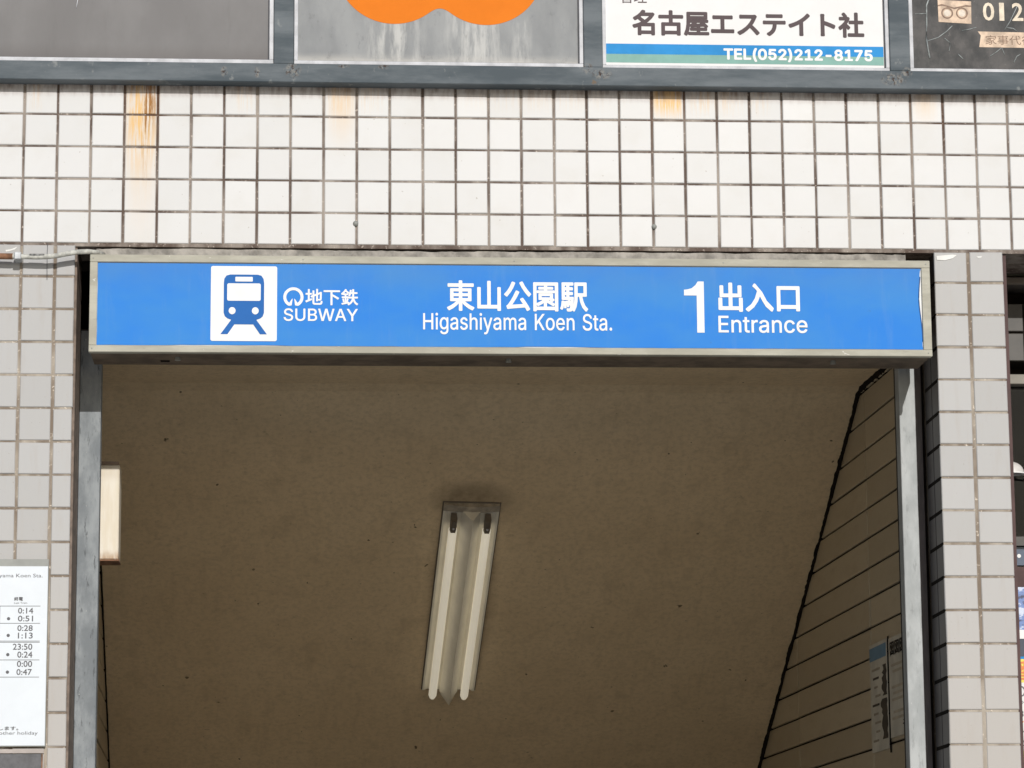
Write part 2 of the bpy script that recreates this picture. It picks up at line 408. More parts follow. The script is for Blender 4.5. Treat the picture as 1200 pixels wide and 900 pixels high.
def rrect(x0, x1, z0, z1, r, n=5):
    out = []
    for cx, cz, a0 in ((x1 - r, z1 - r, 0), (x0 + r, z1 - r, 90), (x0 + r, z0 + r, 180), (x1 - r, z0 + r, 270)):
        for k in range(n + 1):
            a = math.radians(a0 + 90 * k / n); out.append((cx + r * math.cos(a), cz + r * math.sin(a)))
    return out
def disc(cx, cz, rx, rz=None, n=24):
    rz = rz or rx
    return [(cx + rx * math.cos(2 * math.pi * k / n), cz + rz * math.sin(2 * math.pi * k / n)) for k in range(n)]
def tube(name, pts, r, mat, parent=None, n=10, closed_ends=True):
    bm = bmesh.new(); rings = []
    rr = r if isinstance(r, (list, tuple)) else [r] * len(pts)
    for i, p in enumerate(pts):
        p = Vector(p); a = Vector(pts[max(0, i - 1)]); b = Vector(pts[min(len(pts) - 1, i + 1)])
        d = (b - a).normalized(); u = d.cross(Vector((0, 0, 1)))
        if u.length < 1e-3: u = d.cross(Vector((0, 1, 0)))
        u.normalize(); w = d.cross(u).normalized()
        rings.append([bm.verts.new(p + rr[i] * (u * math.cos(2 * math.pi * k / n) + w * math.sin(2 * math.pi * k / n))) for k in range(n)])
    for i in range(len(rings) - 1):
        for k in range(n): bm.faces.new((rings[i][k], rings[i][(k + 1) % n], rings[i + 1][(k + 1) % n], rings[i + 1][k]))
    if closed_ends: bm.faces.new(rings[0]); bm.faces.new(rings[-1])
    return obj(name, bm, mat, parent, True)

GLYPHS = {}
for _g in """(361 89,207 90,235 92,264 96,293 101,324 107,354 114,384 122,413 132,441 142,468 153,494 164,517 177,539 236,539 223,512 212,485 201,457 191,428 182,399 174,370 167,342 161,313 157,285 154,258 152,232 151,207 152,184 154,161 156,138 160,115 165,91 172,67 179,42 188,16 198,-10 209,-38 222,-66 236,-96 177,-96 156,-59 139,-21 124,16 111,55 102,93 95,131 90,169;)361 37,-96 52,-66 64,-37 76,-9 86,18 95,44 102,69 108,93 113,116 117,139 120,162 121,184 122,207 121,232 119,258 116,285 112,313 106,342 99,370 91,399 82,428 73,457 62,485 50,512 37,539 97,539 109,517 121,494 131,468 142,441 151,413 159,384 167,354 173,323 178,293 181,264 183,235 184,207 183,168 178,130 171,92 161,53 149,15 134,-22 117,-59 97,-96;-541 337,244 337,188 114,188 114,244;.276 95,-4 86,-4 78,-1 70,3 63,9 57,16 53,24 50,32 50,41 50,50 53,59 57,66 63,73 70,79 78,83 86,86 95,87 104,86 113,83 121,79 128,73 134,66 138,59 140,50 141,41 140,32 138,24 134,16 128,9 121,3 113,-1 104,-4;0541 227,-7 199,-5 174,1 151,11 130,24 111,41 95,62 80,86 69,113 60,144 53,178 49,214 48,254 49,294 53,330 60,364 69,395 81,422 95,447 112,467 130,484 151,498 174,508 200,514 227,516 254,514 279,508 302,498 323,484 342,467 358,447 372,422 384,395 393,364 400,330 404,294 405,254 404,214 400,178 393,144 384,113 373,86 359,62 342,41 323,24 302,11 279,1 254,-5/227,50 245,51 261,56 276,63 290,74 303,87 313,103 323,122 330,144 336,168 340,194 343,223 344,254 343,285 340,314 336,341 330,365 323,387 313,405 303,422 290,435 276,446 261,453 245,458 227,460 209,458 192,453 177,446 163,435 151,422 140,405 131,387 123,365 117,341 113,314 110,285 109,254 110,223 113,194 117,168 123,144 131,122 140,103 151,87 163,74 177,63 192,56 209,51;1541 76,0 76,55 391,55 391,0/276,509 276,0 212,0 212,448 86,358 86,427 198,509;2541 64,0 64,47 234,229 248,243 261,257 272,270 282,282 291,294 299,305 305,316 311,327 315,337 318,348 320,360 320,371 319,385 317,397 313,408 308,419 301,428 293,436 283,443 273,449 262,454 250,457 237,459 224,460 209,459 196,457 184,453 172,447 162,441 153,433 145,424 139,413 134,402 130,390 128,376 127,362 66,362 67,384 71,405 77,424 86,442 98,459 111,473 126,486 143,496 162,505 182,511 203,514 225,516 247,514 268,511 288,505 306,497 323,486 337,474 350,461 361,445 370,428 376,411 380,392 381,372 380,358 378,345 375,331 371,318 365,304 357,290 347,275 336,259 322,241 306,223 288,202 267,180 153,60 389,57 389,0;5541 221,-7 199,-6 178,-2 159,3 140,11 123,21 108,32 94,45 83,60 73,76 66,93 62,111 60,130 122,130 124,119 127,108 132,98 138,89 145,80 154,73 163,66 173,60 184,56 196,52 208,50 221,50 236,51 250,53 264,58 276,64 288,72 298,82 307,92 314,104 320,117 324,131 327,146 328,162 327,178 324,193 320,208 314,221 306,233 297,244 286,254 275,262 262,269 248,273 233,276 218,277 205,276 192,275 180,272 167,268 156,264 145,258 136,252 128,246 67,253 96,509 366,509 366,452 151,452 134,301 145,308 155,315 166,320 178,325 190,329 203,331 216,333 229,334 247,333 263,330 279,326 294,321 308,314 321,306 334,296 345,285 355,273 364,260 372,246 379,231 384,215 388,199 390,181 391,163 390,139 385,117 379,95 369,76 357,57 343,41 327,27 309,15 289,6 268,-1 245,-5;7541 97,0 323,448 62,452 62,509 391,509 391,449 165,0;8541 226,-7 201,-6 178,-2 156,3 136,11 117,21 101,33 86,47 74,62 64,78 57,96 53,115 52,135 53,151 55,166 59,181 65,195 72,208 81,220 90,231 101,241 113,249 125,256 139,261 153,265 135,273 119,282 105,293 93,308 83,324 76,342 72,360 70,380 72,399 75,417 82,434 90,450 101,464 114,477 129,488 146,498 164,506 184,511 204,514 226,516 248,514 269,511 288,506 306,498 323,488 337,477 350,464 361,450 370,434 377,417 380,399 382,380 380,361 376,342 369,324 359,308 347,293 333,282 318,273 300,267 314,261 327,256 339,249 351,241 362,231 372,220 380,208 387,195 393,181 397,166 400,151 401,135 399,115 395,96 388,78 378,62 366,47 352,33 335,21 317,11 296,3 275,-2 251,-6/226,49 243,50 258,52 272,55 285,60 296,66 307,74 315,82 323,91 329,102 333,113 336,126 337,139 336,152 333,165 329,177 322,189 314,199 305,208 295,216 283,223 270,228 256,232 242,234 226,235 211,234 196,232 182,228 169,223 157,216 147,208 138,199 130,189 123,177 119,165 116,152 115,139 116,126 119,113 123,102 129,91 136,82 145,74 156,66 167,60 180,55 195,52 210,50/226,290 239,290 252,292 263,296 274,300 284,306 293,313 300,321 307,330 312,341 316,351 318,363 319,376 318,388 316,399 313,410 308,420 301,429 294,437 285,444 275,449 264,454 252,457 240,459 226,460 213,459 200,457 188,454 177,449 167,444 159,437 151,429 145,420 139,410 136,399 134,388 133,376 134,363 136,351 139,341 145,330 151,321 159,313 168,306 178,300 189,296 201,292 213,290;A568 16,0 201,509 276,509 463,0 395,0 287,302 282,317 276,334 270,352 264,372 257,394 250,420 241,447 232,478 245,478 236,447 228,419 220,393 213,371 206,351 201,333 195,317 191,302 85,0/110,142 110,199 370,199 370,142;B544 60,0 60,509 241,509 266,508 289,504 310,499 329,491 345,481 359,469 371,456 381,442 388,426 394,410 397,392 398,374 397,358 395,344 392,331 387,320 380,310 373,301 365,293 356,286 347,280 336,275 326,270 315,267 327,261 339,257 351,252 363,245 374,237 385,227 394,216 402,203 409,189 414,173 417,155 418,136 417,117 413,100 408,83 400,67 390,52 377,39 362,28 344,18 324,10 301,4 275,1 247,0/125,57 245,57 272,58 296,63 315,70 330,80 341,92 349,105 354,120 355,137 355,149 352,161 348,173 342,184 335,194 327,203 317,211 306,218 293,224 279,228 264,230 248,231 125,231/125,285 238,285 252,286 265,288 277,291 288,296 299,302 308,309 316,317 323,326 329,337 333,348 335,359 336,372 334,388 330,403 323,417 313,429 299,439 283,446 263,450 240,452 125,452;E507 60,0 60,509 372,509 372,452 125,452 125,286 355,286 355,229 125,229 125,57 375,57 375,0;H605 60,0 60,509 125,509 125,289 392,289 392,509 457,509 457,0 392,0 392,232 125,232 125,0;K555 104,145 104,216 113,228 122,239 130,250 139,261 148,272 157,282 165,293 174,303 184,314 193,324 202,334 212,344 364,509 448,509 231,276/60,0 60,509 125,509 125,334 124,225 125,193 125,0/372,0 188,259 228,309 449,0;L481 60,0 60,509 125,509 125,57 361,57 361,0;S535 224,-9 197,-8 172,-4 149,1 128,9 108,19 91,31 76,45 64,60 54,77 46,96 41,115 38,137 104,137 107,123 110,110 116,98 123,88 132,79 142,71 154,64 166,59 180,55 194,52 209,50 224,49 241,50 257,52 272,55 286,60 299,66 311,74 321,82 329,92 336,102 341,114 345,126 346,139 345,151 342,161 338,171 332,179 325,186 316,193 307,199 296,205 284,209 272,214 259,218 245,222 184,239 154,249 128,260 105,274 86,289 71,307 60,326 54,348 52,372 53,393 58,413 65,431 75,448 87,463 102,476 119,488 138,498 158,506 180,511 203,514 227,516 252,514 275,511 296,505 316,498 334,488 351,476 365,463 377,449 387,433 394,415 399,397 401,378 337,378 334,396 326,412 316,426 302,437 286,447 267,453 247,457 225,459 209,458 194,456 180,452 167,448 156,442 145,435 136,427 129,418 123,409 118,398 116,387 115,376 116,363 119,352 124,342 131,334 139,326 148,319 158,313 169,308 180,304 191,300 202,296 212,293 264,279 276,276 287,272 299,268 312,264 324,258 336,252 347,245 359,238 369,229 379,220 387,209 395,198 401,185 405,171 407,155 408,139 407,118 403,99 396,81 386,64 374,48 360,34 343,21 323,11 302,2 278,-4 252,-8;T537 32,452 32,509 417,509 417,452 257,452 257,0 193,0 193,452;U605 259,-8 230,-7 203,-2 177,5 154,15 133,28 114,43 98,60 85,80 74,101 66,124 62,148 60,173 60,509 124,509 124,178 125,160 128,144 133,128 141,113 150,99 160,87 173,77 187,68 203,61 220,56 239,53 259,52 279,53 298,56 315,61 331,68 345,77 357,87 368,99 377,113 384,128 389,144 392,160 393,178 393,509 457,509 457,173 456,148 451,124 443,101 433,80 419,60 403,43 384,28 363,15 340,5 315,-2 288,-7;W774 155,0 16,509 82,509 163,196 166,183 170,171 173,158 175,145 187,94 189,80 192,67 195,53 197,40 192,53 194,67 197,80 200,94 203,107 205,120 208,133 211,145 224,196 306,509 380,509 462,196 465,183 468,171 471,158 474,145 486,94 489,80 492,67 494,53 497,40 488,40 491,53 493,67 496,80 499,94 502,107 504,120 507,133 510,145 523,196 603,509 670,509 530,0 455,0 368,323 363,339 359,356 355,373 351,391 347,410 344,431 340,452 336,475 350,475 346,453 342,433 339,413 335,395 331,377 327,359 323,341 318,323 230,0;Y560 203,0 203,208 16,509 91,509 192,344 200,331 208,318 215,305 222,292 229,279 236,264 243,248 250,230 224,230 231,248 237,265 244,280 251,293 258,306 265,318 273,331 280,344 381,509 455,509 268,208 268,0;a477 160,-9 142,-8 126,-5 110,-1 94,5 80,12 68,22 57,32 48,45 40,58 35,73 31,90 30,108 31,123 34,138 38,150 43,161 50,171 58,179 67,187 78,193 89,199 100,203 112,207 125,211 138,213 152,216 165,218 178,220 234,227 244,228 252,230 259,232 265,235 273,243 276,255 275,268 273,279 271,288 267,297 262,304 256,311 248,317 240,322 230,326 220,329 208,330 196,331 183,330 171,329 159,326 149,322 140,318 132,313 124,307 118,301 112,294 107,288 103,281 100,274 41,291 48,308 57,322 67,335 79,346 91,355 104,364 118,370 133,375 148,379 163,382 179,384 194,384 204,384 215,383 227,382 239,379 251,376 263,372 275,367 286,360 296,353 306,343 315,333 322,320 329,306 333,290 336,272 337,251 337,0 277,0 277,52 269,45 264,38 258,32 252,25 244,18 236,12 226,6 215,1 203,-3 190,-6 176,-8/170,45 187,46 202,49 216,53 228,59 239,66 248,74 257,83 263,93 269,104 272,115 275,126 276,138 276,190 270,186 259,182 253,180 246,179 239,177 231,176 200,171 175,168 165,166 154,164 144,162 134,159 125,155 117,150 110,145 103,139 98,132 95,124 93,115 92,105 92,95 94,87 98,79 102,72 107,66 114,61 121,56 130,52 139,49 149,47 159,46;c484 207,-8 182,-7 159,-2 137,6 117,16 98,30 82,46 68,64 56,85 46,108 40,133 36,159 34,187 36,216 40,243 46,268 56,291 68,312 82,330 98,346 117,360 137,371 159,378 182,383 207,384 221,384 234,383 247,380 260,377 272,373 284,368 295,362 305,356 315,349 324,341 332,332 340,322 347,312 353,301 358,289 362,277 303,262 301,269 298,276 294,283 290,289 286,295 281,301 276,306 270,311 264,315 257,319 250,322 242,325 234,327 226,329 217,329 207,330 189,329 173,325 158,319 145,310 134,300 124,287 115,274 108,258 103,242 99,224 97,206 96,187 97,169 99,151 103,134 108,117 115,102 124,89 134,76 145,66 158,57 173,51 189,48 207,46 217,47 226,48 234,49 243,52 250,54 258,58 264,62 271,66 277,71 282,76 287,82 292,89 296,95 299,102 302,110 304,117 363,102 359,90 354,78 348,67 341,56 334,46 325,37 316,29 306,21 296,15 285,9 273,4 261,-1 248,-4 235,-6 221,-8;e492 212,-8 185,-7 161,-2 138,6 117,16 98,30 82,46 68,64 56,85 46,108 40,132 35,159 34,187 35,215 39,242 46,267 55,290 67,311 81,329 97,346 115,359 135,370 157,378 180,383 205,384 221,384 236,382 251,379 266,374 280,368 294,361 307,351 319,341 331,329 341,315 350,299 357,282 363,263 368,242 370,219 371,194 371,169 75,169 75,221 338,221 310,202 309,220 307,237 303,254 298,269 291,282 283,294 273,305 263,314 250,321 237,326 222,329 205,330 189,329 173,326 159,321 146,313 135,304 125,294 116,282 109,270 103,256 99,241 97,226 96,211 96,178 97,157 100,139 104,122 110,106 118,92 128,80 139,70 151,61 165,55 179,50 195,47 212,46 224,47 234,48 244,50 254,53 263,56 271,61 278,66 285,73 292,80 297,88 302,96 306,105 365,91 360,77 353,63 345,51 335,39 324,29 311,19 298,11 283,4 266,-1 249,-5 231,-7;g513 207,-151 187,-150 168,-148 150,-144 134,-140 119,-134 105,-127 93,-119 82,-110 73,-101 64,-91 57,-80 51,-69 101,-41 106,-47 110,-53 116,-59 122,-66 128,-72 136,-78 145,-83 154,-88 165,-92 178,-95 192,-97 207,-97 229,-96 249,-92 267,-85 282,-75 295,-62 304,-47 310,-28 311,-6 311,68 302,62 298,56 293,49 287,41 280,34 272,28 263,21 252,16 241,11 227,8 212,5 195,5 173,6 152,10 132,17 113,27 95,39 80,53 67,71 55,90 46,112 39,136 35,163 34,191 35,220 39,246 46,271 55,293 66,314 80,332 95,347 112,361 131,371 152,378 173,383 196,384 213,384 228,382 242,378 253,373 264,367 273,360 281,353 288,346 294,338 299,331 304,325 308,319 313,379 372,379 372,-9 371,-32 367,-54 360,-73 350,-90 338,-104 324,-117 308,-127 291,-136 271,-142 251,-147 229,-150/205,59 222,60 237,63 251,68 264,75 275,84 285,95 293,107 300,121 305,137 309,154 312,172 312,193 312,212 309,231 305,248 300,264 293,278 285,291 275,303 264,312 251,320 237,325 222,329 205,330 188,329 172,325 158,320 145,312 134,302 124,290 115,277 109,262 103,246 99,229 97,212 96,193 97,173 99,155 103,138 109,123 116,108 124,96 134,85 145,76 158,68 172,63 188,60;h498 114,227 114,0 53,0 53,509 114,509 114,287 102,287 112,312 124,332 137,349 152,362 169,372 187,379 207,383 227,384 246,383 264,380 280,376 295,369 309,360 321,349 332,336 341,321 348,304 353,285 356,264 357,240 357,0 296,0 296,235 295,256 290,275 283,291 273,304 260,315 246,323 229,328 210,329 197,328 184,326 172,322 161,317 150,311 141,303 133,293 126,283 121,271 117,257 114,243;i255 53,0 53,379 114,379 114,0/84,443 75,444 67,446 60,449 54,455 48,461 44,468 42,475 41,483 42,491 44,499 48,506 54,512 60,517 67,521 75,523 84,524 92,523 100,521 107,517 114,512 119,506 123,499 126,491 126,483 126,475 123,468 119,461 114,455 107,449 100,446 92,444;m698 53,0 53,379 112,379 112,295 112,310 118,323 125,335 132,346 141,355 151,363 161,370 172,376 183,380 195,384 207,386 219,386 239,385 257,380 273,372 287,361 299,347 309,331 316,314 321,295 312,295 317,308 322,321 329,332 337,343 347,353 357,361 368,369 381,375 394,380 407,383 422,385 437,386 453,385 468,383 483,378 497,372 510,364 522,354 532,342 541,328 548,313 553,296 556,276 557,255 557,0 496,0 496,254 494,273 490,289 483,302 473,313 460,321 447,326 433,329 419,330 406,330 395,328 384,324 374,320 365,314 358,307 351,299 345,290 341,280 338,270 336,259 335,247 335,0 274,0 274,260 273,275 269,288 262,301 253,311 242,320 229,326 215,329 199,330 188,330 178,328 168,325 158,320 148,314 140,307 132,299 126,289 121,278 117,266 114,253 114,238 114,0;n498 114,227 114,0 53,0 53,379 112,379 112,287 102,287 112,312 124,332 137,349 152,362 169,372 187,379 207,383 227,384 246,383 264,380 280,376 295,369 309,360 321,349 332,336 341,321 348,304 353,285 356,264 357,240 357,0 296,0 296,235 295,256 290,275 283,291 273,304 260,315 246,323 229,328 210,329 197,328 184,326 172,322 161,317 150,311 141,303 133,293 126,283 121,271 117,257 114,243;o503 207,-8 182,-7 159,-2 137,6 117,16 98,30 82,46 68,64 56,85 46,108 40,133 36,159 34,187 36,216 40,243 46,268 56,291 68,312 82,330 98,346 117,360 137,371 159,378 182,383 207,384 233,383 256,378 278,371 299,360 317,346 333,330 347,312 359,291 369,268 376,243 380,216 381,187 380,159 376,133 369,108 359,85 347,64 333,46 317,30 299,16 278,6 256,-2 233,-7/207,46 226,48 242,51 257,57 270,66 282,76 292,89 300,102 307,117 312,134 316,151 318,169 319,187 318,206 316,224 312,242 307,258 300,274 292,287 282,300 270,310 257,319 242,325 226,329 207,330 189,329 173,325 158,319 145,310 134,300 124,287 115,274 108,258 103,242 99,224 97,206 96,187 97,169 99,151 103,134 108,117 115,102 124,89 134,76 145,66 158,57 173,51 189,48;r347 53,0 53,379 112,379 112,321 122,335 130,347 140,358 152,367 166,375 181,380 196,384 213,385 229,384 243,384 243,322 230,324 219,325 207,326 194,325 182,323 170,319 159,315 149,309 140,301 132,293 126,284 121,273 117,262 114,250 114,237 114,0;s453 182,-8 163,-7 145,-5 128,-2 112,3 98,10 84,18 72,27 62,38 53,50 45,63 40,78 36,94 94,107 99,92 105,79 114,69 124,60 136,54 150,49 165,46 181,45 200,46 217,50 232,55 244,62 255,71 262,81 267,91 268,103 267,112 265,121 260,129 254,136 246,142 237,147 225,151 212,155 149,170 125,177 104,186 87,196 72,208 61,222 53,237 48,255 47,274 48,290 51,305 57,319 65,332 75,343 87,354 100,363 115,370 131,377 149,381 167,384 187,384 206,384 223,381 239,378 254,372 267,366 279,358 290,349 299,339 307,328 314,316 319,303 324,290 268,277 264,288 258,298 251,307 243,316 232,323 219,328 205,331 187,333 171,332 156,329 143,324 131,317 121,308 114,299 110,289 109,277 110,267 112,258 117,250 124,243 133,237 144,232 157,227 172,223 229,209 254,202 275,194 292,183 306,171 317,158 325,142 330,125 331,107 330,90 326,75 321,61 312,47 302,35 290,24 276,15 260,6 242,0 223,-5 203,-7;t315 204,379 204,327 6,327 6,379/65,471 126,471 126,98 127,86 128,76 132,68 136,61 142,56 150,53 159,51 170,50 185,51 202,54 213,2 203,-1 192,-3 180,-4 168,-4 145,-3 125,2 107,10 92,21 80,35 72,52 67,71 65,93;y477 47,-139 61,-86 71,-87 80,-89 88,-90 104,-89 111,-87 118,-84 124,-80 130,-74 136,-67 141,-58 146,-48 151,-36 163,-1 17,379 84,379 165,155 171,138 177,121 182,104 187,87 191,70 196,53 201,37 206,21 184,21 188,37 193,53 198,70 202,87 207,104 212,121 218,138 224,155 305,379 371,379 204,-58 198,-72 191,-85 184,-97 177,-107 168,-116 159,-124 150,-130 139,-136 128,-140 117,-143 104,-145 91,-145 77,-145 65,-143 54,-141""".split(';'):
    _h, _r = _g.split(' ', 1)
    GLYPHS[_h[0]] = (int(_h[1:]) / 1000.0, [[(int(p.split(',')[0]) / 1000.0, int(p.split(',')[1]) / 1000.0) for p in l.split(' ')] for l in _r.split('/')])

def area(lp): return 0.5 * sum(lp[i][0] * lp[(i + 1) % len(lp)][1] - lp[(i + 1) % len(lp)][0] * lp[i][1] for i in range(len(lp)))
def sans_curves(body):
    """upright grotesque lettering from the outlines above; strokes that overlap go to a second layer"""
    cus = []
    for layer in range(3):
        cu = bpy.data.curves.new('t', 'CURVE'); cu.dimensions = '2D'; cu.fill_mode = 'BOTH'
        x = 0.0; used = False
        for ch in body:
            if ch == ' ': x += 0.25; continue
            adv, loops = GLYPHS[ch]
            big = max(loops, key=lambda l: abs(area(l))); sg = area(big) > 0
            k = 0
            for lp in loops:
                if (area(lp) > 0) == sg: mine = k; k += 1
                else: mine = 0
                if mine != layer: continue
                sp = cu.splines.new('POLY'); sp.points.add(len(lp) - 1); sp.use_cyclic_u = True; used = True
                for i, (px, py) in enumerate(lp): sp.points[i].co = (x + px, py, 0, 1)
            x += adv - 0.082
        if used: cus.append(cu)
        else: bpy.data.curves.remove(cu)
    return cus

def text(body, x0, x1, z0, z1, y, mat, parent, bold=0.0, name='lettering', plane=None, sans=False):
    """flat lettering fitted to x0..x1, z0..z1; bold (metres) thickens every stroke by shifted copies a hair apart"""
    if sans: cus = sans_curves(body)
    else:
        cu = bpy.data.curves.new('t', 'FONT'); cu.body = body; cu.size = 1.0; cu.resolution_u = 3; cus = [cu]
    pts, faces = [], []
    for lay, cu in enumerate(cus):
        tmp = bpy.data.objects.new('t', cu); COL.objects.link(tmp)
        bpy.context.view_layer.update()
        dg = bpy.context.evaluated_depsgraph_get()
        me = bpy.data.meshes.new_from_object(tmp.evaluated_get(dg))
        bpy.data.objects.remove(tmp); bpy.data.curves.remove(cu)
        n0 = len(pts)
        pts += [(v.co.x, v.co.y, lay) for v in me.vertices]; faces += [[i + n0 for i in p.vertices] for p in me.polygons]
        bpy.data.meshes.remove(me)
    xs = [p[0] for p in pts]; ys = [p[1] for p in pts]
    ax, bx_, ay, by = min(xs), max(xs), min(ys), max(ys)
    s_ = -1 if x1 < x0 else 1
    X0_, X1_, Z0_, Z1_ = x0 + s_ * bold, x1 - s_ * bold, z0 + bold, z1 - bold
    base = [(X0_ + (p[0] - ax) / (bx_ - ax) * (X1_ - X0_), Z0_ + (p[1] - ay) / (by - ay) * (Z1_ - Z0_), p[2]) for p in pts]
    sh = [(0, 0)] + ([(bold * math.cos(k * math.pi / 4 + 0.39), bold * math.sin(k * math.pi / 4 + 0.39)) for k in range(8)] if bold > 0 else [])
    V, Fc = [], []
    for k, (dx, dz) in enumerate(sh):
        n0 = len(V)
        for u, w, lay in base:
            V.append(tuple(plane(u + dx, w + dz)) if plane else (u + dx, y - 0.00003 * k - 0.00001 * lay, w + dz))
        Fc += [[i + n0 for i in f] for f in faces]
    me = bpy.data.meshes.new(name); me.from_pydata(V, [], Fc); me.materials.append(mat)
    return link(name, me, parent)

# ------------------------------------------------------------------ ground and road (setting)
def sheet(name, mat, x0, x1, y0, y1, z, kind='structure'):
    bm = bmesh.new(); bm.faces.new([bm.verts.new(p) for p in ((x0, y0, z), (x1, y0, z), (x1, y1, z), (x0, y1, z))])
    o = obj(name, bm, mat); o['kind'] = kind; return o
def slab(name, mat, x0, x1, y0, y1, z0, z1):
    bm = bmesh.new(); box(bm, x0, x1, y0, y1, z0, z1); o = obj(name, bm, mat); o['kind'] = 'structure'; return o
slab('pavement', M_ASPH, -30, 30, -12.0, 0.30, -0.12, 0.0)
sheet('road', M_ASPHALT, -90, 90, -150, -12.0, -0.12)
bm = bmesh.new()                                              # stairs going down from the doorway
N = 24
for k in range(N):
    box(bm, 0.0, 2.85, 0.55 + k * 0.30, 0.85 + k * 0.30 + (0.0 if k < N - 1 else 2.0), -5.5, -0.168 * (k + 1))
st = obj('stairs', bm, M_CONC); st['kind'] = 'structure'
slab('floor', M_CONC, -0.02, 2.9, 0.304, 0.548, -0.12, -0.003)

# ------------------------------------------------------------------ tiles
tile_cache = {}
def tile_mesh(w, h, mat, name='tile', d=0.010, c=0.0022):
    key = (round(w, 4), round(h, 4), mat.name)
    if key in tile_cache: return tile_cache[key]
    bm = bmesh.new()
    R0 = [(-w/2, -h/2), (w/2, -h/2), (w/2, h/2), (-w/2, h/2)]
    back = [bm.verts.new((a, 0.0, b)) for a, b in R0]
    mid = [bm.verts.new((a, -d + c, b)) for a, b in R0]
    fr = [bm.verts.new((a - math.copysign(c, a), -d, b - math.copysign(c, b))) for a, b in R0]
    for i in range(4):
        j = (i + 1) % 4
        bm.faces.new((back[i], back[j], mid[j], mid[i])); bm.faces.new((mid[i], mid[j], fr[j], fr[i]))
    bm.faces.new(fr)
    me = mesh(name, bm, mat); tile_cache[key] = me
    return me
def put_tile(x0, x1, z0, z1, mat, parent, y=0.0, jit=1.0, name='tile', rotz=0.0, px=None):
    """front face at y; x0..x1, z0..z1 are the tile's own edges"""
    me = tile_mesh(x1 - x0, z1 - z0, mat)
    o = link(name, me, parent)
    o.location = ((x0 + x1) / 2 + random.gauss(0, 0.0004) * jit, y + 0.010 + random.gauss(0, 0.0005) * jit, (z0 + z1) / 2 + random.gauss(0, 0.0004) * jit)
    o.rotation_euler = (random.gauss(0, 0.006) * jit, random.gauss(0, 0.003) * jit, rotz + random.gauss(0, 0.005) * jit)
    return o

# upper wall: five courses of white tile between the billboard rail and the doorway
uw = thing('upper_wall', 'white square-tiled wall band with rust stains between the billboards and the blue sign', 'wall')
g = bx('grout', M_G1, uw, -1.0, 4.30, 0.0032, 0.30, 3.732, 4.25)
JV, JH = 0.0076, 0.0062
for j in range(5):
    for i in range(-10, 43):
        put_tile(i * 0.1 + JV / 2, (i + 1) * 0.1 - JV / 2, 3.74 + j * 0.1 + JH / 2, 3.84 + j * 0.1 - JH / 2 - (0.0 if j < 4 else 0.002), M_STRIP, uw)
# small nail stubs in two joints of the bottom course
for px, pz in ((0.997, 3.808), (1.902, 3.806)):
    bm = bmesh.new(); bmesh.ops.create_uvsphere(bm, u_segments=8, v_segments=6, radius=0.0085)
    bmesh.ops.translate(bm, verts=bm.verts[:], vec=(px, 0.0, pz)); obj('plug', bm, M_GREY, uw, True)

# left pillar
lp = thing('left_pillar', 'grey tiled pillar left of the doorway, behind the timetable and the conduit', 'pillar')
bx('grout', M_G2, lp, -1.0, 0.1575, 0.0030, 0.21, 0.0, 3.7318)
cols = [(-0.3 + 0.1 * k + 0.0045, -0.2 + 0.1 * k - 0.0045) for k in range(4)] + [(0.1045, 0.1585)]
for k in range(37):
    z1 = 3.7385 - 0.1 * k - (0.004 if k == 0 else 0.0025); z0 = 3.64 - 0.1 * k + 0.0025
    for a, b in cols: put_tile(a, b, z0, z1, M_PTILE, lp, jit=1.2)
bx('edge_strip', simple('brown_edge_strip', (0.20, 0.155, 0.125), 0.8, var=0.3, scale=30), lp, 0.1577, 0.1655, 0.010, 0.1995, 0.0, 3.731)
# beyond the picture the same tiling goes on as one joined sheet of tiles
def joined_tiles(parent, xs, z_rows, mat):
    bm = bmesh.new()
    for a, b in xs:
        for z0, z1 in z_rows: box(bm, a, b, 0.0, 0.009, z0, z1)
    o = obj('tile_field', bm, mat, parent); o['kind'] = 'stuff'
joined_tiles(lp, [(-1.0 + 0.1 * k + 0.0045, -0.9 + 0.1 * k - 0.0045) for k in range(7)], [(3.64 - 0.1 * k + 0.0025, 3.734 - 0.1 * k + (0.0015 if k else 0) ) for k in range(37)], M_PTILE)

# right pillar
rp = thing('right_pillar', 'narrow grey pillar two tiles wide right of the doorway', 'pillar')
bx('grout', M_G2, rp, 2.7595, 2.968, 0.0030, 0.75, 0.0, 3.7318)
for k in range(37):
    z1 = 3.7385 - 0.1 * k - (0.004 if k == 0 else 0.0025); z0 = 3.64 - 0.1 * k + 0.0025
    put_tile(2.758, 2.8575, z0, z1, M_PTILE, rp, jit=1.2)
    put_tile(2.8685, 2.970, z0, z1, M_PTILE, rp, jit=1.2)
for k in range(37):
    z1 = 3.7385 - 0.1 * k - 0.0035; z0 = 3.64 - 0.1 * k + 0.0035
    me = tile_mesh(0.096, z1 - z0, M_TILE_SHADE)
    for y in (0.0535, 0.155):
        o = link('tile', me, rp, (2.7695 - 0.0015, y, (z0 + z1) / 2)); o.rotation_euler = (0, 0, -math.pi / 2)
bx('joint_backing', M_BLACK, rp, 2.7588, 2.7594, 0.0075, 0.204, 0.0, 3.7315)
# dark edge strip on the shop side of the right pillar
bx('edge_strip', M_MAROON, rp, 2.9705, 2.982, 0.012, 0.75, 0.0, 3.731)

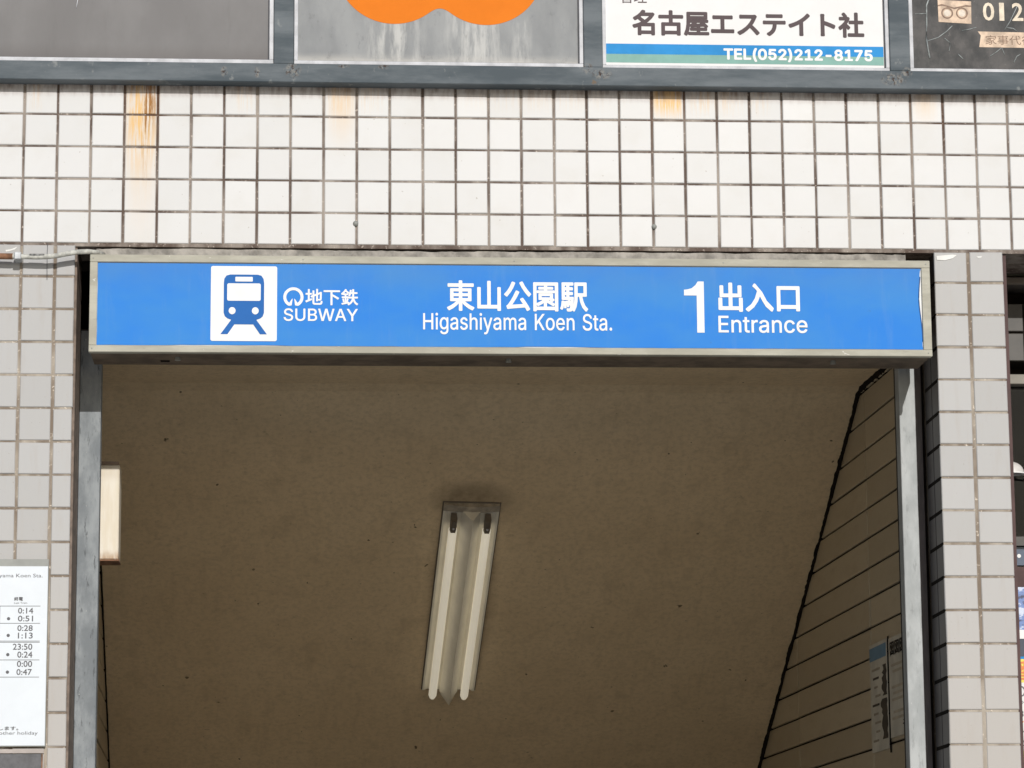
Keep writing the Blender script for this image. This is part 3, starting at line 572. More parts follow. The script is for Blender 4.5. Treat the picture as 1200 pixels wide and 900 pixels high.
# ------------------------------------------------------------------ stairwell: ceiling, side walls, lintel
SR, SL = -0.034, -0.024
def ceil_z(y): return 3.52 if y <= 1.12 else 3.52 - 0.56 * (y - 1.12)
bm = bmesh.new()
prof = [(0.205, 3.52), (1.09, 3.52), (1.15, 3.505)] + [(y, ceil_z(y)) for y in (1.5, 2, 2.5, 3, 3.5, 4, 5, 6, 7, 8, 9.5)]
lo = [[bm.verts.new((x, y, z)) for x in (-0.35, 0.4, 1.4, 2.4, 2.80)] for y, z in prof]
hi = [[bm.verts.new((x, y, z + 0.18)) for x in (-0.35, 0.4, 1.4, 2.4, 2.80)] for y, z in prof]
for A in (lo, hi):
    for i in range(len(A) - 1):
        for k in range(4): bm.faces.new((A[i][k], A[i][k + 1], A[i + 1][k + 1], A[i + 1][k]))
for i in range(len(prof) - 1):
    for k in (0, 4): bm.faces.new((lo[i][k], lo[i + 1][k], hi[i + 1][k], hi[i][k]))
for i in (0, len(prof) - 1):
    for k in range(4): bm.faces.new((lo[i][k], lo[i][k + 1], hi[i][k + 1], hi[i][k]))
ce = obj('ceiling', bm, M_CEIL); ce['kind'] = 'structure'
li = slab('lintel', M_DARK, -0.30, 2.7585, 0.30, 0.50, 3.522, 4.20)

def side_wall(name, label, x_at, sgn, ycuts):
    """sgn=+1: wall on the right, facing left. x_at(y) gives the plane."""
    t = thing(name, label, 'wall')
    bm = bmesh.new()
    y0, y1 = 0.22, 9.4
    off = 0.010 * sgn
    vs = [bm.verts.new(p) for p in ((x_at(y0) + off, y0, -5.5), (x_at(y1) + off, y1, -5.5), (x_at(y1) + off, y1, 3.6), (x_at(y0) + off, y0, 3.6),
                                     (x_at(y0) + off * 9, y0, -5.5), (x_at(y1) + off * 9, y1, -5.5), (x_at(y1) + off * 9, y1, 3.6), (x_at(y0) + off * 9, y0, 3.6))]
    for f in ((0, 1, 2, 3), (4, 5, 6, 7), (0, 1, 5, 4), (3, 2, 6, 7), (0, 3, 7, 4), (1, 2, 6, 5)): bm.faces.new([vs[i] for i in f])
    obj('backing', bm, M_BLACK, t)
    s = x_at(1) - x_at(0)
    ang = -sgn * math.pi / 2 - math.atan(s)
    for k in range(36):
        z0, z1 = 0.0 + 0.1 * k + 0.0035, 0.1 + 0.1 * k - 0.0035
        for a, b in zip(ycuts[:-1], ycuts[1:]):
            if z0 > ceil_z(b - 0.001) + 0.03 and z0 > ceil_z(a) + 0.03: continue
            L = (b - a) / math.cos(math.atan(s)) - 0.0075
            me = tile_mesh(L, z1 - z0, M_WTILE)
            ym = (a + b) / 2
            o = link('tile', me, t, (x_at(ym) + off + random.gauss(0, 0.0006), ym, (z0 + z1) / 2))
            o.rotation_euler = (0, random.gauss(0, 0.0006), ang)
    return t
side_wall('stairwell_wall', 'dim right-hand stairwell wall of long tiles carrying two paper notices', lambda y: 2.757 + SR * (y - 0.2), 1, [0.23, 1.075, 2.345, 3.625, 4.905])
side_wall('stairwell_wall', 'dim left-hand stairwell wall seen nearly edge-on behind the left steel post', lambda y: 0.165 + SL * (y - 0.2), -1, [0.23, 1.0, 2.28, 3.56, 4.84])
bw = slab('wall_back', M_RENDER, -0.5, 3.2, 9.3, 9.5, -5.6, 3.6)
# ragged black caulk where the right wall meets the ceiling
def caulk(x_at, sgn, label, big=1.0):
    bm = bmesh.new(); rows = []
    y = 0.5; w1 = 0.0; h1 = 0.0
    while y < 5.2:
        w1 = 0.75 * w1 + random.gauss(0, 0.0011 * big); h1 = 0.75 * h1 + random.gauss(0, 0.0010 * big)
        z = ceil_z(y) + 0.004; w = max(0.006, (0.016 + w1) * (0.5 + 0.5 * big)); h = max(0.003, (0.010 + h1) * (0.4 + 0.6 * big))
        x = x_at(y)
        rows.append([bm.verts.new((x + 0.012 * sgn, y, z - w - 0.006)), bm.verts.new((x - 0.004 * sgn, y, z - w)), bm.verts.new((x - h * sgn, y, z - 0.006)), bm.verts.new((x - h * sgn, y, z + 0.012))])
        y += 0.009
    for i in range(len(rows) - 1):
        for k in range(3): bm.faces.new((rows[i][k], rows[i][k + 1], rows[i + 1][k + 1], rows[i + 1][k]))
    tag(obj('sealant_bead', bm, M_BLACK), label, 'sealant')
caulk(lambda y: 2.757 + SR * (y - 0.2), 1, 'ragged black sealant line sloping between the ceiling and the right-hand stairwell wall')
caulk(lambda y: 0.165 + SL * (y - 0.2), -1, 'thin black sealant line between the ceiling and the left-hand stairwell wall', 0.35)

# ------------------------------------------------------------------ steel door posts
M_POST_SHADE = simple('shaded_post_brown', (0.10, 0.085, 0.085), 0.6, var=0.2, stretch=(6, 6, 1))  # dark brown painted where the pillar's shadow falls on the post
def post(label, x0, x1, mat, side):
    t = thing('steel_post', label, 'door post')
    xm = x1 if side < 0 else 2.7255
    bx('front_plate', mat, t, x0, xm, 0.200, 0.262, 0.0, 3.515, 0.0018)
    if side > 0: bx('shaded_strip', M_POST_SHADE, t, xm + 0.0004, x1, 0.203, 0.262, 0.0, 3.515, 0.001)
    bx('rear_channel', M_DARK, t, x0 + 0.004, x1 - 0.004, 0.262, 0.30, 0.0, 3.514)
    return t
post('scratched dull galvanised steel post at the left side of the doorway', 0.1665, 0.2310, M_JAMB, -1)
post('pale galvanised steel post at the right side of the doorway', 2.6760, 2.7460, M_JAMBR, 1)
t = thing('gap_shade', 'black filler standing for the shade in the gap beside the right steel post', 'board')
bx('board', M_BLACK, t, 2.7462, 2.7574, 0.225, 0.299, 0.0, 3.5)  # added black filler; the darkness of the gap is in its colour

# ------------------------------------------------------------------ header mortar above the sign
bm = bmesh.new(); top = []; bot = []
x = 0.222; prev = None
zz = 0.0
while x < 2.682:
    zz = 0.8 * zz + random.gauss(0, 0.0007)
    zt = 3.7275 + zz; yy = 0.008 + random.uniform(-0.001, 0.001)
    cur = [bm.verts.new((x, 0.055, zt)), bm.verts.new((x, yy + 0.003, zt)), bm.verts.new((x, yy, zt - 0.004)), bm.verts.new((x, yy + random.uniform(-0.002, 0.001), 3.706)), bm.verts.new((x, yy, 3.680)), bm.verts.new((x, 0.055, 3.680))]
    if prev:
        for k in range(5): bm.faces.new((prev[k], prev[k + 1], cur[k + 1], cur[k]))
    else: bm.faces.new(cur)
    prev = cur; x += random.uniform(0.006, 0.02)
bm.faces.new(prev)
tag(obj('mortar_strip', bm, M_MORTAR), 'narrow grey strip of rough mortar between the white tiles and the blue sign', 'mortar strip')
# soffit closing the gap behind the mortar
slab('soffit', M_DARK, 0.159, 2.7575, 0.205, 0.2995, 3.516, 4.20)

# ------------------------------------------------------------------ station sign
ss = thing('station_sign', 'long blue lit-box station sign with white lettering and cream metal frame over the doorway', 'sign')
X0, X1, Z0, Z1, YF = 0.2095, 2.7270, 3.3945, 3.6890, -0.080
bx('box_body', M_UNDER, ss, X0 + 0.004, X1 - 0.004, -0.060, 0.133, Z0 + 0.0025, Z1 - 0.003)
FL, FR, FT, FB = 0.0225, 0.0260, 0.0225, 0.0205
bx('frame_rail', M_CREAM, ss, X0, X1, YF, -0.052, Z1 - FT, Z1, 0.0015)
bx('frame_rail', M_CREAM, ss, X0, X1, YF, -0.052, Z0, Z0 + FB, 0.0015)
bx('frame_stile', M_CREAM, ss, X0 + 0.0003, X0 + FL, YF + 0.0006, -0.0515, Z0 + FB + 0.0003, Z1 - FT - 0.0003, 0.001)
bx('frame_stile', M_CREAM, ss, X1 - FR, X1 - 0.0003, YF + 0.0006, -0.0515, Z0 + FB + 0.0003, Z1 - FT - 0.0003, 0.001)
YB = -0.0755
bx('backing_panel', M_WHITE, ss, X0 + FL - 0.004, X1 - FR + 0.004, -0.0722, -0.060, Z0 + FB - 0.004, Z1 - FT + 0.004)
# blue film with uneven, lifting edges
L, Rr, T, B = X0 + FL + 0.0005, X1 - FR - 0.0015, Z1 - FT - 0.0020, Z0 + FB + 0.0012
lp2 = [(L, B), ]
n = 60
for k in range(1, n): lp2.append((L + (Rr - L) * k / n, B + 0.0012 * abs(math.sin(k * 1.7)) * random.random() + (0.0016 if 5 < k < 14 or 30 < k < 36 else 0.0)))
lp2.append((Rr + 0.0005, B))
for k in range(1, 20):
    f = k / 20; lp2.append((Rr - 0.0085 * math.exp(-((f - 0.62) / 0.28) ** 2) - random.random() * 0.0008, B + (T - B) * f))
lp2 += [(Rr, T), (L, T)]
for k in range(1, 12): lp2.append((L + random.random() * 0.0006, T - (T - B) * k / 12))
film = poly('blue_film', M_BLUE, ss, [lp2], -0.0745, 0.0012)
# dark curled edge of the film at the right end
ce_pts = [(Rr - 0.0085 * math.exp(-(((z - B) / (T - B) - 0.62) / 0.28) ** 2) + 0.0008, -0.0752, z) for z in [B + (T - B) * k / 20 for k in range(2, 19)]]
tube('film_edge', ce_pts, 0.0015, simple('dark_blue_edge', (0.03, 0.10, 0.28), 0.5), ss, 6)
# pictogram
pk = poly('pictogram_plate', M_WHITE, ss, [rrect(0.567, 0.763, 3.430, 3.657, 0.006)], -0.0762, 0.0015)
M_TRAIN = simple('train_blue', (0.035, 0.155, 0.47), 0.7, var=0.03, spec=0.1)
def tr(x, z):   # crop pixels of the plate (107..419, 85..438) to sign coordinates
    return (0.567 + (x - 107) / 312.0 * 0.196, 3.657 - (z - 85) / 353.0 * 0.227)
def R_(a, b, c, d, r): 
    p, q = tr(a, d), tr(b, c); return rrect(p[0], q[0], p[1], q[1], r)
body = [tr(*p) for p in ((168, 165), (170, 145), (180, 130), (198, 125), (327, 125), (345, 130), (355, 145), (358, 165), (358, 305), (352, 322), (340, 332),
                         (322, 338), (372, 406), (340, 406), (308, 360), (219, 360), (187, 406), (154, 406), (204, 338), (186, 332), (174, 322), (168, 305))]
poly('train_symbol', M_TRAIN, pk, [body], -0.0772, 0.0008)
poly('train_windows', M_WHITE, pk, [R_(222, 304, 136, 158, 0.002), R_(184, 342, 167, 249, 0.005), disc(*tr(208, 296), 0.0102, 0.0108), disc(*tr(317, 296), 0.0102, 0.0108)], -0.0780, 0.0007)
YT = -0.0756
# operator mark: open ring with two inward ticks at the bottom
def ring_mark(cx, cz, ro, wi):
    a0, a1, n = math.radians(-62), math.radians(242), 34
    out = [(cx + ro * math.cos(a0 + (a1 - a0) * k / n), cz + ro * math.sin(a0 + (a1 - a0) * k / n)) for k in range(n + 1)]
    inn = [(cx + (ro - wi) * math.cos(a0 + (a1 - a0) * k / n), cz + (ro - wi) * math.sin(a0 + (a1 - a0) * k / n)) for k in range(n + 1)]
    return out + inn[::-1]
cx, cz, ro = 0.8115, 3.5640, 0.0300
quads = [ring_mark(cx, cz, ro, 0.0088)]
e = math.radians(-62)
for s in (1, -1):
    px = cx + s * (ro - 0.001) * math.cos(e); pz = cz + (ro - 0.001) * math.sin(e)
    quads.append([(px - s * 0.0002, pz - 0.0008), (px - s * 0.0085, pz + 0.0005), (cx + s * 0.0022, cz - 0.0040), (cx + s * 0.0052, cz - 0.0065), (px - s * 0.0015, pz + 0.0085)])
mk = bmesh.new()
def addpoly(bm, lp, y):
    bm.faces.new([bm.verts.new((a, y, b)) for a, b in lp])
outr = quads[0]; h = len(outr) // 2
vo = [mk.verts.new((a, YT, b)) for a, b in outr[:h]]; vi = [mk.verts.new((a, YT, b)) for a, b in outr[h:][::-1]]
for k in range(h - 1): mk.faces.new((vo[k], vo[k + 1], vi[k + 1], vi[k]))
for q in quads[1:]: addpoly(mk, q, YT - 0.0002)
obj('operator_mark', mk, M_WHITE, ss)
text('地下鉄', 0.847, 1.004, 3.540, 3.590, YT, M_WHITE, ss, 0.0010)
text('SUBWAY', 0.783, 1.003, 3.4915, 3.530, YT, M_WHITE, ss, 0.0007, sans=True)
text('東山公園駅', 1.268, 1.691, 3.525, 3.619, YT, M_WHITE, ss, 0.0022)
text('Higashiyama Koen Sta.', 1.197, 1.762, 3.454, 3.5195, YT, M_WHITE, ss, 0.0006, sans=True)
poly('lettering', M_WHITE, ss, [[(2.018, 3.4640), (2.040, 3.4640), (2.040, 3.6205), (2.022, 3.6205), (2.015, 3.6095), (2.003, 3.5995), (1.990, 3.5960), (1.980, 3.5950), (1.980, 3.5775), (2.018, 3.5775)]], YT, 0.0004)
text('出入口', 2.083, 2.330, 3.528, 3.618, YT, M_WHITE, ss, 0.0026)
text('Entrance', 2.082, 2.351, 3.464, 3.516, YT, M_WHITE, ss, 0.0008, sans=True)
for sx, sz in ((0.219, 3.405), (0.219, 3.678), (2.715, 3.405), (2.715, 3.678), (0.84, 3.678), (1.47, 3.678), (2.10, 3.678)):
    bm = bmesh.new(); bmesh.ops.create_cone(bm, cap_ends=True, segments=8, radius1=0.0024, radius2=0.0018, depth=0.002)
    bmesh.ops.rotate(bm, verts=bm.verts[:], cent=(0, 0, 0), matrix=Matrix.Rotation(math.pi / 2, 3, 'X'))
    bmesh.ops.translate(bm, verts=bm.verts[:], vec=(sx, YF - 0.0008, sz)); obj('screw', bm, M_GREY, ss)
for bxp in (0.468, 1.457, 2.44):
    bm = bmesh.new(); bmesh.ops.create_cone(bm, cap_ends=True, segments=8, radius1=0.009, radius2=0.007, depth=0.010)
    bmesh.ops.translate(bm, verts=bm.verts[:], vec=(bxp, 0.01, Z0 - 0.0025)); obj('bolt', bm, M_GREY, ss)
bx('drain_slot', M_BLACK, ss, 0.415, 0.442, 0.06, 0.075, Z0 - 0.0005, Z0 + 0.0025)

# ------------------------------------------------------------------ conduit along the left pillar
cd = thing('conduit', 'flaking white-painted conduit curving from the left pillar to the blue sign', 'pipe')
path = [(-1.0, -0.035, 3.690), (-0.5, -0.035, 3.691), (-0.2, -0.036, 3.6915), (-0.05, -0.038, 3.690), (0.0, -0.038, 3.6895), (0.05, -0.040, 3.6885), (0.08, -0.042, 3.6890), (0.11, -0.043, 3.6925), (0.14, -0.044, 3.6985), (0.17, -0.045, 3.7035), (0.20, -0.040, 3.7060), (0.225, -0.020, 3.7080), (0.245, 0.015, 3.7085)]
tube('pipe', path, 0.0078, M_CABLE, cd, 12)
tube('rusty_sleeve', [(-0.12, -0.0365, 3.691), (-0.022, -0.038, 3.690)], 0.0094, M_RUST, cd, 12)
tube('bare_patch', [(0.028, -0.0395, 3.6912), (0.072, -0.0415, 3.6910)], 0.0072, simple('dark_bare_metal', (0.16, 0.16, 0.155), 0.6, var=0.8, scale=90), cd, 10)
bm = bmesh.new(); box(bm, -0.017, 0.004, -0.0505, 0.0, 3.6790, 3.7020); bev(bm, 0.003, 2); obj('clip', bm, simple('dull_zinc', (0.48, 0.50, 0.52), 0.5, 0.3, var=0.25, scale=40), cd)

# ------------------------------------------------------------------ billboard framework and panels
bf = thing('billboard_frame', 'blue-grey steel framework with one long rail holding the row of billboards', 'frame')
bx('rail', M_BEAM, bf, -1.2, 4.5, -0.055, 0.10, 4.2320, 4.2900, 0.002)
for x0, x1 in ((0.7480, 0.8085), (1.6890, 1.7460), (2.6310, 2.6930), (-0.86, -0.80), (3.58, 3.64)):
    bx('upright', M_BEAM, bf, x0, x1, -0.0520, 0.10, 4.2903, 5.60, 0.002)
bx('rail', M_BEAM, bf, -1.2, 4.5, -0.055, 0.10, 5.6003, 5.66, 0.002)
ub = slab('wall_upper', M_RENDER, -1.2, 4.5, 0.102, 0.35, 4.2505, 7.5)
def billboard(name, label, x0, x1, z0, face, fw_=0.0125, z1=5.595):
    t = thing(name, label, 'signboard', 'signboards in a row above the tiled wall')
    bx('trim', M_ALU, t, x0, x1, -0.0470, 0.03, z0, z0 + fw_, 0.0012)
    bx('trim', M_ALU, t, x0, x0 + fw_, -0.0468, 0.03, z0 + fw_ + 0.0003, z1, 0.0012)
    bx('trim', M_ALU, t, x1 - fw_, x1, -0.0468, 0.03, z0 + fw_ + 0.0003, z1, 0.0012)
    bx('gasket', M_ALUD, t, x0 + fw_, x1 - fw_, -0.0400, 0.03, z0 + fw_ + 0.0001, z0 + fw_ + 0.0020)
    bx('gasket', M_ALUD, t, x1 - fw_ - 0.0040, x1 - fw_, -0.0402, 0.03, z0 + fw_ + 0.0022, z1)
    bx('face', face, t, x0 + fw_ + 0.0002, x1 - fw_ - 0.0042, -0.0380, 0.0, z0 + fw_ + 0.0022, z1 - 0.001)
    return t
b1 = billboard('signboard', 'blank dark grey signboard, leftmost of the row', -0.797, 0.7470, 4.2910, M_OLD)
tube('scratch', [(0.152, -0.0385, 4.462), (0.157, -0.0385, 4.492)], 0.0012, M_ALU, b1, 5)
b2 = billboard('signboard', 'bare metal signboard with an orange two-lobed emblem', 0.8095, 1.6880, 4.2912, M_GALV, 0.0115)
c1, c2, cy_, r_ = 1.112, 1.392, 4.600, 0.1765
lobes = []
for k in range(0, 25):                                           # left lobe from its left side round to the dip
    a = math.radians(180 + 100 * k / 24); lobes.append((c1 + r_ * math.cos(a), cy_ + r_ * math.sin(a)))
A = (c1 + r_ * math.cos(math.radians(305)), cy_ + r_ * math.sin(math.radians(305)))
for k in range(1, 6):
    a = math.radians(280 + 25 * k / 5); lobes.append((c1 + r_ * math.cos(a), cy_ + r_ * math.sin(a)))
for k in range(1, 10):
    f = k / 10; xm = A[0] + (2 * 1.252 - 2 * A[0]) * f
    lobes.append((xm, A[1] + (4.474 - A[1]) * math.sin(math.pi * f)))
for k in range(0, 30):
    a = math.radians(235 + 125 * k / 29); lobes.append((c2 + r_ * math.cos(a), cy_ + r_ * math.sin(a)))
for k in range(1, 20):
    a = math.radians(180 * k / 20); lobes.append((1.252 + 0.3165 * math.cos(a), cy_ + 0.24 * math.sin(a)))
poly('emblem', M_ORANGE, b2, [lobes], -0.0388, 0.0007)
b3 = billboard('signboard', 'white estate agent signboard with grey Japanese name over a blue and green band', 1.7470, 2.6300, 4.2890, M_WPANEL, 0.0110)
poly('blue_band', M_SKYBLUE, b3, [[(1.7590, 4.3375), (2.6135, 4.3375), (2.6135, 4.3700), (1.7590, 4.3700)]], -0.0386, 0.0005)
poly('green_band', M_MINT, b3, [[(1.7590, 4.3105), (2.6135, 4.3105), (2.6135, 4.3373), (1.7590, 4.3373)]], -0.0386, 0.0005)
text('名古屋エステイト社', 1.840, 2.556, 4.3970, 4.4785, -0.0388, M_GREYTXT, b3, 0.0030)
text('TEL(052)212-8175', 2.119, 2.580, 4.3170, 4.3610, -0.0391, M_WHITE, b3, 0.0020, sans=True)
text('管理', 1.804, 1.886, 4.4990, 4.545, -0.0388, M_GREYTXT, b3, 0.0)
b4 = billboard('signboard', 'scratched black signboard with bleached peach telephone number, rightmost of the row', 2.6940, 3.5790, 4.2895, M_DKP, 0.0115)
poly('logo_plate', M_PEACH, b4, [[(2.7880, 4.4520), (2.8900, 4.4470), (2.8915, 4.5190), (2.7870, 4.5230)]], -0.0386, 0.0005)
for cxx in (2.8155, 2.8615):
    bm = bmesh.new(); pts = disc(cxx, 4.4805, 0.0185, 0.0185, 22); pin = disc(cxx, 4.4805, 0.0140, 0.0140, 22)
    a = [bm.verts.new((p[0], -0.0390, p[1])) for p in pts]; b = [bm.verts.new((p[0], -0.0390, p[1])) for p in pin]
    for k in range(22): bm.faces.new((a[k], a[(k + 1) % 22], b[(k + 1) % 22], b[k]))
    obj('logo_ring', bm, M_BROWNTXT, b4)
    poly('logo_ring_centre', simple('bleached_white_print', (0.72, 0.64, 0.54), 0.6, var=0.15, scale=60), b4, [disc(cxx, 4.4805, 0.0105)], -0.0391, 0.0004)
poly('logo_bar', M_BROWNTXT, b4, [[(2.787, 4.5060), (2.800, 4.5095), (2.838, 4.4985), (2.875, 4.5070), (2.8915, 4.5055), (2.8915, 4.5015), (2.872, 4.5015), (2.838, 4.4935), (2.802, 4.5040), (2.787, 4.5015)]], -0.0389, 0.0003)
M_NUM = simple('bleached_cream_numerals', (0.78, 0.68, 0.54), 0.6, var=0.15, scale=60)
for ch, a, b in (('0', 2.9270, 2.9625), ('1', 2.9780, 2.9935), ('2', 3.0180, 3.0530), ('0', 3.066, 3.101)):
    text(ch, a, b, 4.4580, 4.5160, -0.0388, M_NUM, b4, 0.0012)
poly('ribbon', M_PEACH, b4, [[(2.9120, 4.3730), (3.30, 4.3710), (3.30, 4.4190), (2.9090, 4.4230), (2.9180, 4.4100)]], -0.0386, 0.0005)
text('家事代行', 2.932, 3.080, 4.3810, 4.4110, -0.0390, M_BROWNTXT, b4, 0.0)
M_SCR = simple('pale_scratch', (0.33, 0.36, 0.36), 0.6, var=0.4, scale=50)
for pts in ([(2.762, 4.53), (2.752, 4.505), (2.750, 4.44), (2.748, 4.40), (2.752, 4.365), (2.757, 4.335)], [(2.753, 4.391), (2.785, 4.402), (2.812, 4.422), (2.83, 4.440)],
            [(2.805, 4.40), (2.822, 4.385), (2.818, 4.36)], [(3.035, 4.505), (3.010, 4.455), (2.992, 4.428)], [(3.00, 4.436), (3.02, 4.434), (3.033, 4.424)],
            [(2.945, 4.345), (2.965, 4.358), (2.982, 4.372), (2.99, 4.350)], [(3.018, 4.325), (3.028, 4.345), (3.040, 4.352)], [(2.86, 4.425), (2.885, 4.430), (2.905, 4.436)],
            [(2.845, 4.35), (2.86, 4.335)], [(2.715, 4.476), (2.75, 4.478)]):
    tube('scratch', [(p[0], -0.0382, p[1]) for p in pts], 0.0014 if pts[0][0] != 2.762 else 0.0026, M_SCR, b4, 5)

# ------------------------------------------------------------------ fluorescent fitting on the sloping ceiling
fl = thing('fluorescent_light', 'twin-tube fluorescent fitting with pale cream tubes fixed to the sloping brown ceiling', 'ceiling light')
sl = math.atan(0.56)
AX = Vector((-0.034, math.cos(sl), -math.sin(sl))).normalized()      # along the fitting, down the slope
NN = Vector((0, -math.sin(sl), -math.cos(sl)))                        # away from the ceiling
SX = AX.cross(NN).normalized()
if SX.x < 0: SX = -SX
NN = (NN - AX * NN.dot(AX)).normalized()
P_TOP = Vector((1.437, 1.680, 3.2065))
LEN = 1.165
def fp(u, s, n): return P_TOP + AX * u + SX * s + NN * n
def loft(name, profile, u0, u1, mat, parent, caps=True):
    bm = bmesh.new()
    a = [bm.verts.new(fp(u0, *p)) for p in profile]; b = [bm.verts.new(fp(u1, *p)) for p in profile]
    n = len(profile)
    for k in range(n): bm.faces.new((a[k], a[(k + 1) % n], b[(k + 1) % n], b[k]))
    if caps: bm.faces.new(a); bm.faces.new(b)
    return obj(name, bm, mat, parent)
hs = loft('housing', [(-0.094, 0.0), (-0.099, 0.010), (-0.092, 0.010), (-0.080, 0.004), (-0.032, 0.006), (-0.034, 0.014), (0.004, 0.060), (0.034, 0.014), (0.032, 0.006), (0.080, 0.004), (0.092, 0.010), (0.099, 0.010), (0.094, 0.0)], 0.03, LEN - 0.01, M_LAMP, fl)
loft('contact_shade', [(-0.103, -0.003), (-0.103, 0.003), (0.103, 0.003), (0.103, -0.003)], -0.006, LEN - 0.004, M_SOCK, fl)  # dark rim drawn as the fitting's contact shadow on the ceiling
loft('end_plate', [(-0.099, 0.0), (-0.099, 0.012), (-0.04, 0.018), (0.0, 0.020), (0.04, 0.018), (0.099, 0.012), (0.099, 0.0)], 0.0, 0.034, simple('dull_end_plate', (0.42, 0.37, 0.30), 0.5, var=0.3, scale=30), fl)
loft('ridge_tip', [(-0.028, 0.008), (0.004, 0.059), (0.028, 0.008)], LEN - 0.0102, LEN + 0.018, M_LAMP, fl)
for s in (-0.060, 0.060):
    pts = [fp(u, s, 0.032) for u in (0.115, 0.4, 0.8, LEN - 0.012, LEN + 0.006)]
    tube('tube', pts, [0.0155, 0.0155, 0.0155, 0.0155, 0.010], M_TUBE, fl, 16)
    so = loft('socket', [(s - 0.010, 0.010), (s - 0.012, 0.036), (s - 0.008, 0.048), (s + 0.008, 0.048), (s + 0.012, 0.036), (s + 0.010, 0.010)], 0.050, 0.116, M_SOCK, fl)
    tube('socket_ring', [fp(0.088, s, 0.0485), fp(0.094, s, 0.050)], 0.0045, M_ALU, so, 8)
    loft('socket', [(s - 0.013, 0.004), (s - 0.013, 0.030), (s + 0.013, 0.030), (s + 0.013, 0.004)], LEN - 0.006, LEN + 0.008, M_SOCK, fl)

# ------------------------------------------------------------------ cream box on the left wall
cb = thing('wall_box', 'small sunlit cream box with rusty underside behind the left steel post', 'box')
bx('case', M_CREAMBOX, cb, 0.163, 0.2740, 0.480, 0.590, 2.850, 3.146, 0.003)
bx('base_plate', M_RUST, cb, 0.163, 0.2755, 0.481, 0.592, 2.8455, 2.8500)
bx('lid', simple('brown_lid', (0.27, 0.20, 0.15), 0.6), cb, 0.163, 0.2700, 0.476, 0.590, 3.1463, 3.156)
bx('bracket', M_BLACK, cb, 0.163, 0.262, 0.50, 0.56, 3.156, 3.160)

# ------------------------------------------------------------------ notices on the right stairwell wall
def on_wall(off):
    def f(u, w): return Vector((2.757 + SR * (u - 0.2) - off, u, w))
    return f
def wall_sheet(name, mat, parent, ya, yb, z0, z1, off=0.004, top=None):
    f = on_wall(off); g_ = on_wall(off - 0.0015)
    pts = [(ya, z0), (yb, z0), (yb, z1), (ya, z1)] if top is None else top
    bm = bmesh.new(); a = [bm.verts.new(f(*p)) for p in pts]; b = [bm.verts.new(g_(*p)) for p in pts]
    bm.faces.new(a); n = len(pts)
    for i in range(n): bm.faces.new((a[i], a[(i + 1) % n], b[(i + 1) % n], b[i]))
    return obj(name, bm, mat, parent)
n1 = thing('notice', 'faded paper notice with a blue heading on the stairwell wall, the inner one', 'notice')
wall_sheet('sheet', M_OLDP, n1, 0.825, 1.080, 2.285, 2.640)
wall_sheet('heading_band', M_OLDB, n1, 0.835, 1.078, 2.585, 2.628, 0.0052)
for k in range(9):
    zc = 2.55 - k * 0.029
    wall_sheet('text_line', M_OLDINK if k in (1, 4) else simple('grey_ink', (0.34, 0.29, 0.22), 0.7), n1, 0.93 + 0.02 * (k % 3), 1.05 - 0.015 * (k % 4), zc, zc + 0.007, 0.0052)
def torn(z0, z1, ya, yb):
    pts = []; m = 12
    for k in range(m + 1): pts.append((ya + random.uniform(-0.008, 0.008), z0 + (z1 - z0) * k / m))
    for k in range(m, -1, -1): pts.append((yb + random.uniform(-0.02, 0.02), z0 + (z1 - z0) * k / m))
    return pts
wall_sheet('torn_patch', M_OLDINK, n1, 0, 0, 0, 0, 0.0054, torn(2.46, 2.56, 0.835, 0.89))
wall_sheet('torn_patch', M_OLDINK, n1, 0, 0, 0, 0, 0.0054, torn(2.32, 2.45, 0.835, 0.91))
n2 = thing('notice', 'faded paper notice with a black heading beside the right steel post, the outer one', 'notice')
wall_sheet('sheet', M_OLDP, n2, 0.535, 0.795, 2.315, 2.635)
wall_sheet('edge', M_BLACK, n2, 0.797, 0.812, 2.27, 2.645)
for k in range(3):
    f_ = 0.570 + 0.070 * k
    text('図', f_ + 0.062, f_, 2.575, 2.620, 0, M_OLDINK, n2, 0.0016, 'heading_character', on_wall(0.0054))
for k, zc in enumerate((2.54, 2.52, 2.47, 2.45, 2.43, 2.39, 2.37)):
    wall_sheet('text_line', simple('faint_ink', (0.50, 0.43, 0.33), 0.7), n2, 0.60, 0.76 - 0.02 * (k % 2), zc, zc + 0.008, 0.0052)
wall_sheet('torn_patch', M_OLDINK, n2, 0, 0, 0, 0, 0.0054, torn(2.345, 2.375, 0.55, 0.60))

# sun glints painted as white patches, and a loose wire on the pillars
M_GLINT = simple('pale_glint_patch', (0.80, 0.80, 0.77), 0.6, var=0.06)
poly('glint_patch', M_GLINT, rp, [[(2.765, 3.722), (2.815, 3.7265), (2.828, 3.7250), (2.815, 3.7150), (2.790, 3.7085), (2.766, 3.7095)]], -0.0012, 0.0010)
poly('glint_patch', M_GLINT, rp, [[(2.889, 3.7215), (2.905, 3.7225), (2.903, 3.7175), (2.893, 3.7165)]], -0.0012, 0.0010)
poly('glint_patch', M_GLINT, lp, [[(-0.047, 3.7180), (-0.030, 3.7210), (-0.012, 3.7285), (-0.020, 3.7195), (-0.036, 3.7145), (-0.046, 3.7130)]], -0.0012, 0.0010)
tag(tube('wire', [(0.0775, -0.003, 3.7385), (0.0768, -0.004, 3.70), (0.0772, -0.003, 3.66), (0.0778, -0.002, 3.628)], 0.0009, M_INK, None, 5), 'short thin dark wire hanging behind the conduit on the left pillar', 'wire')

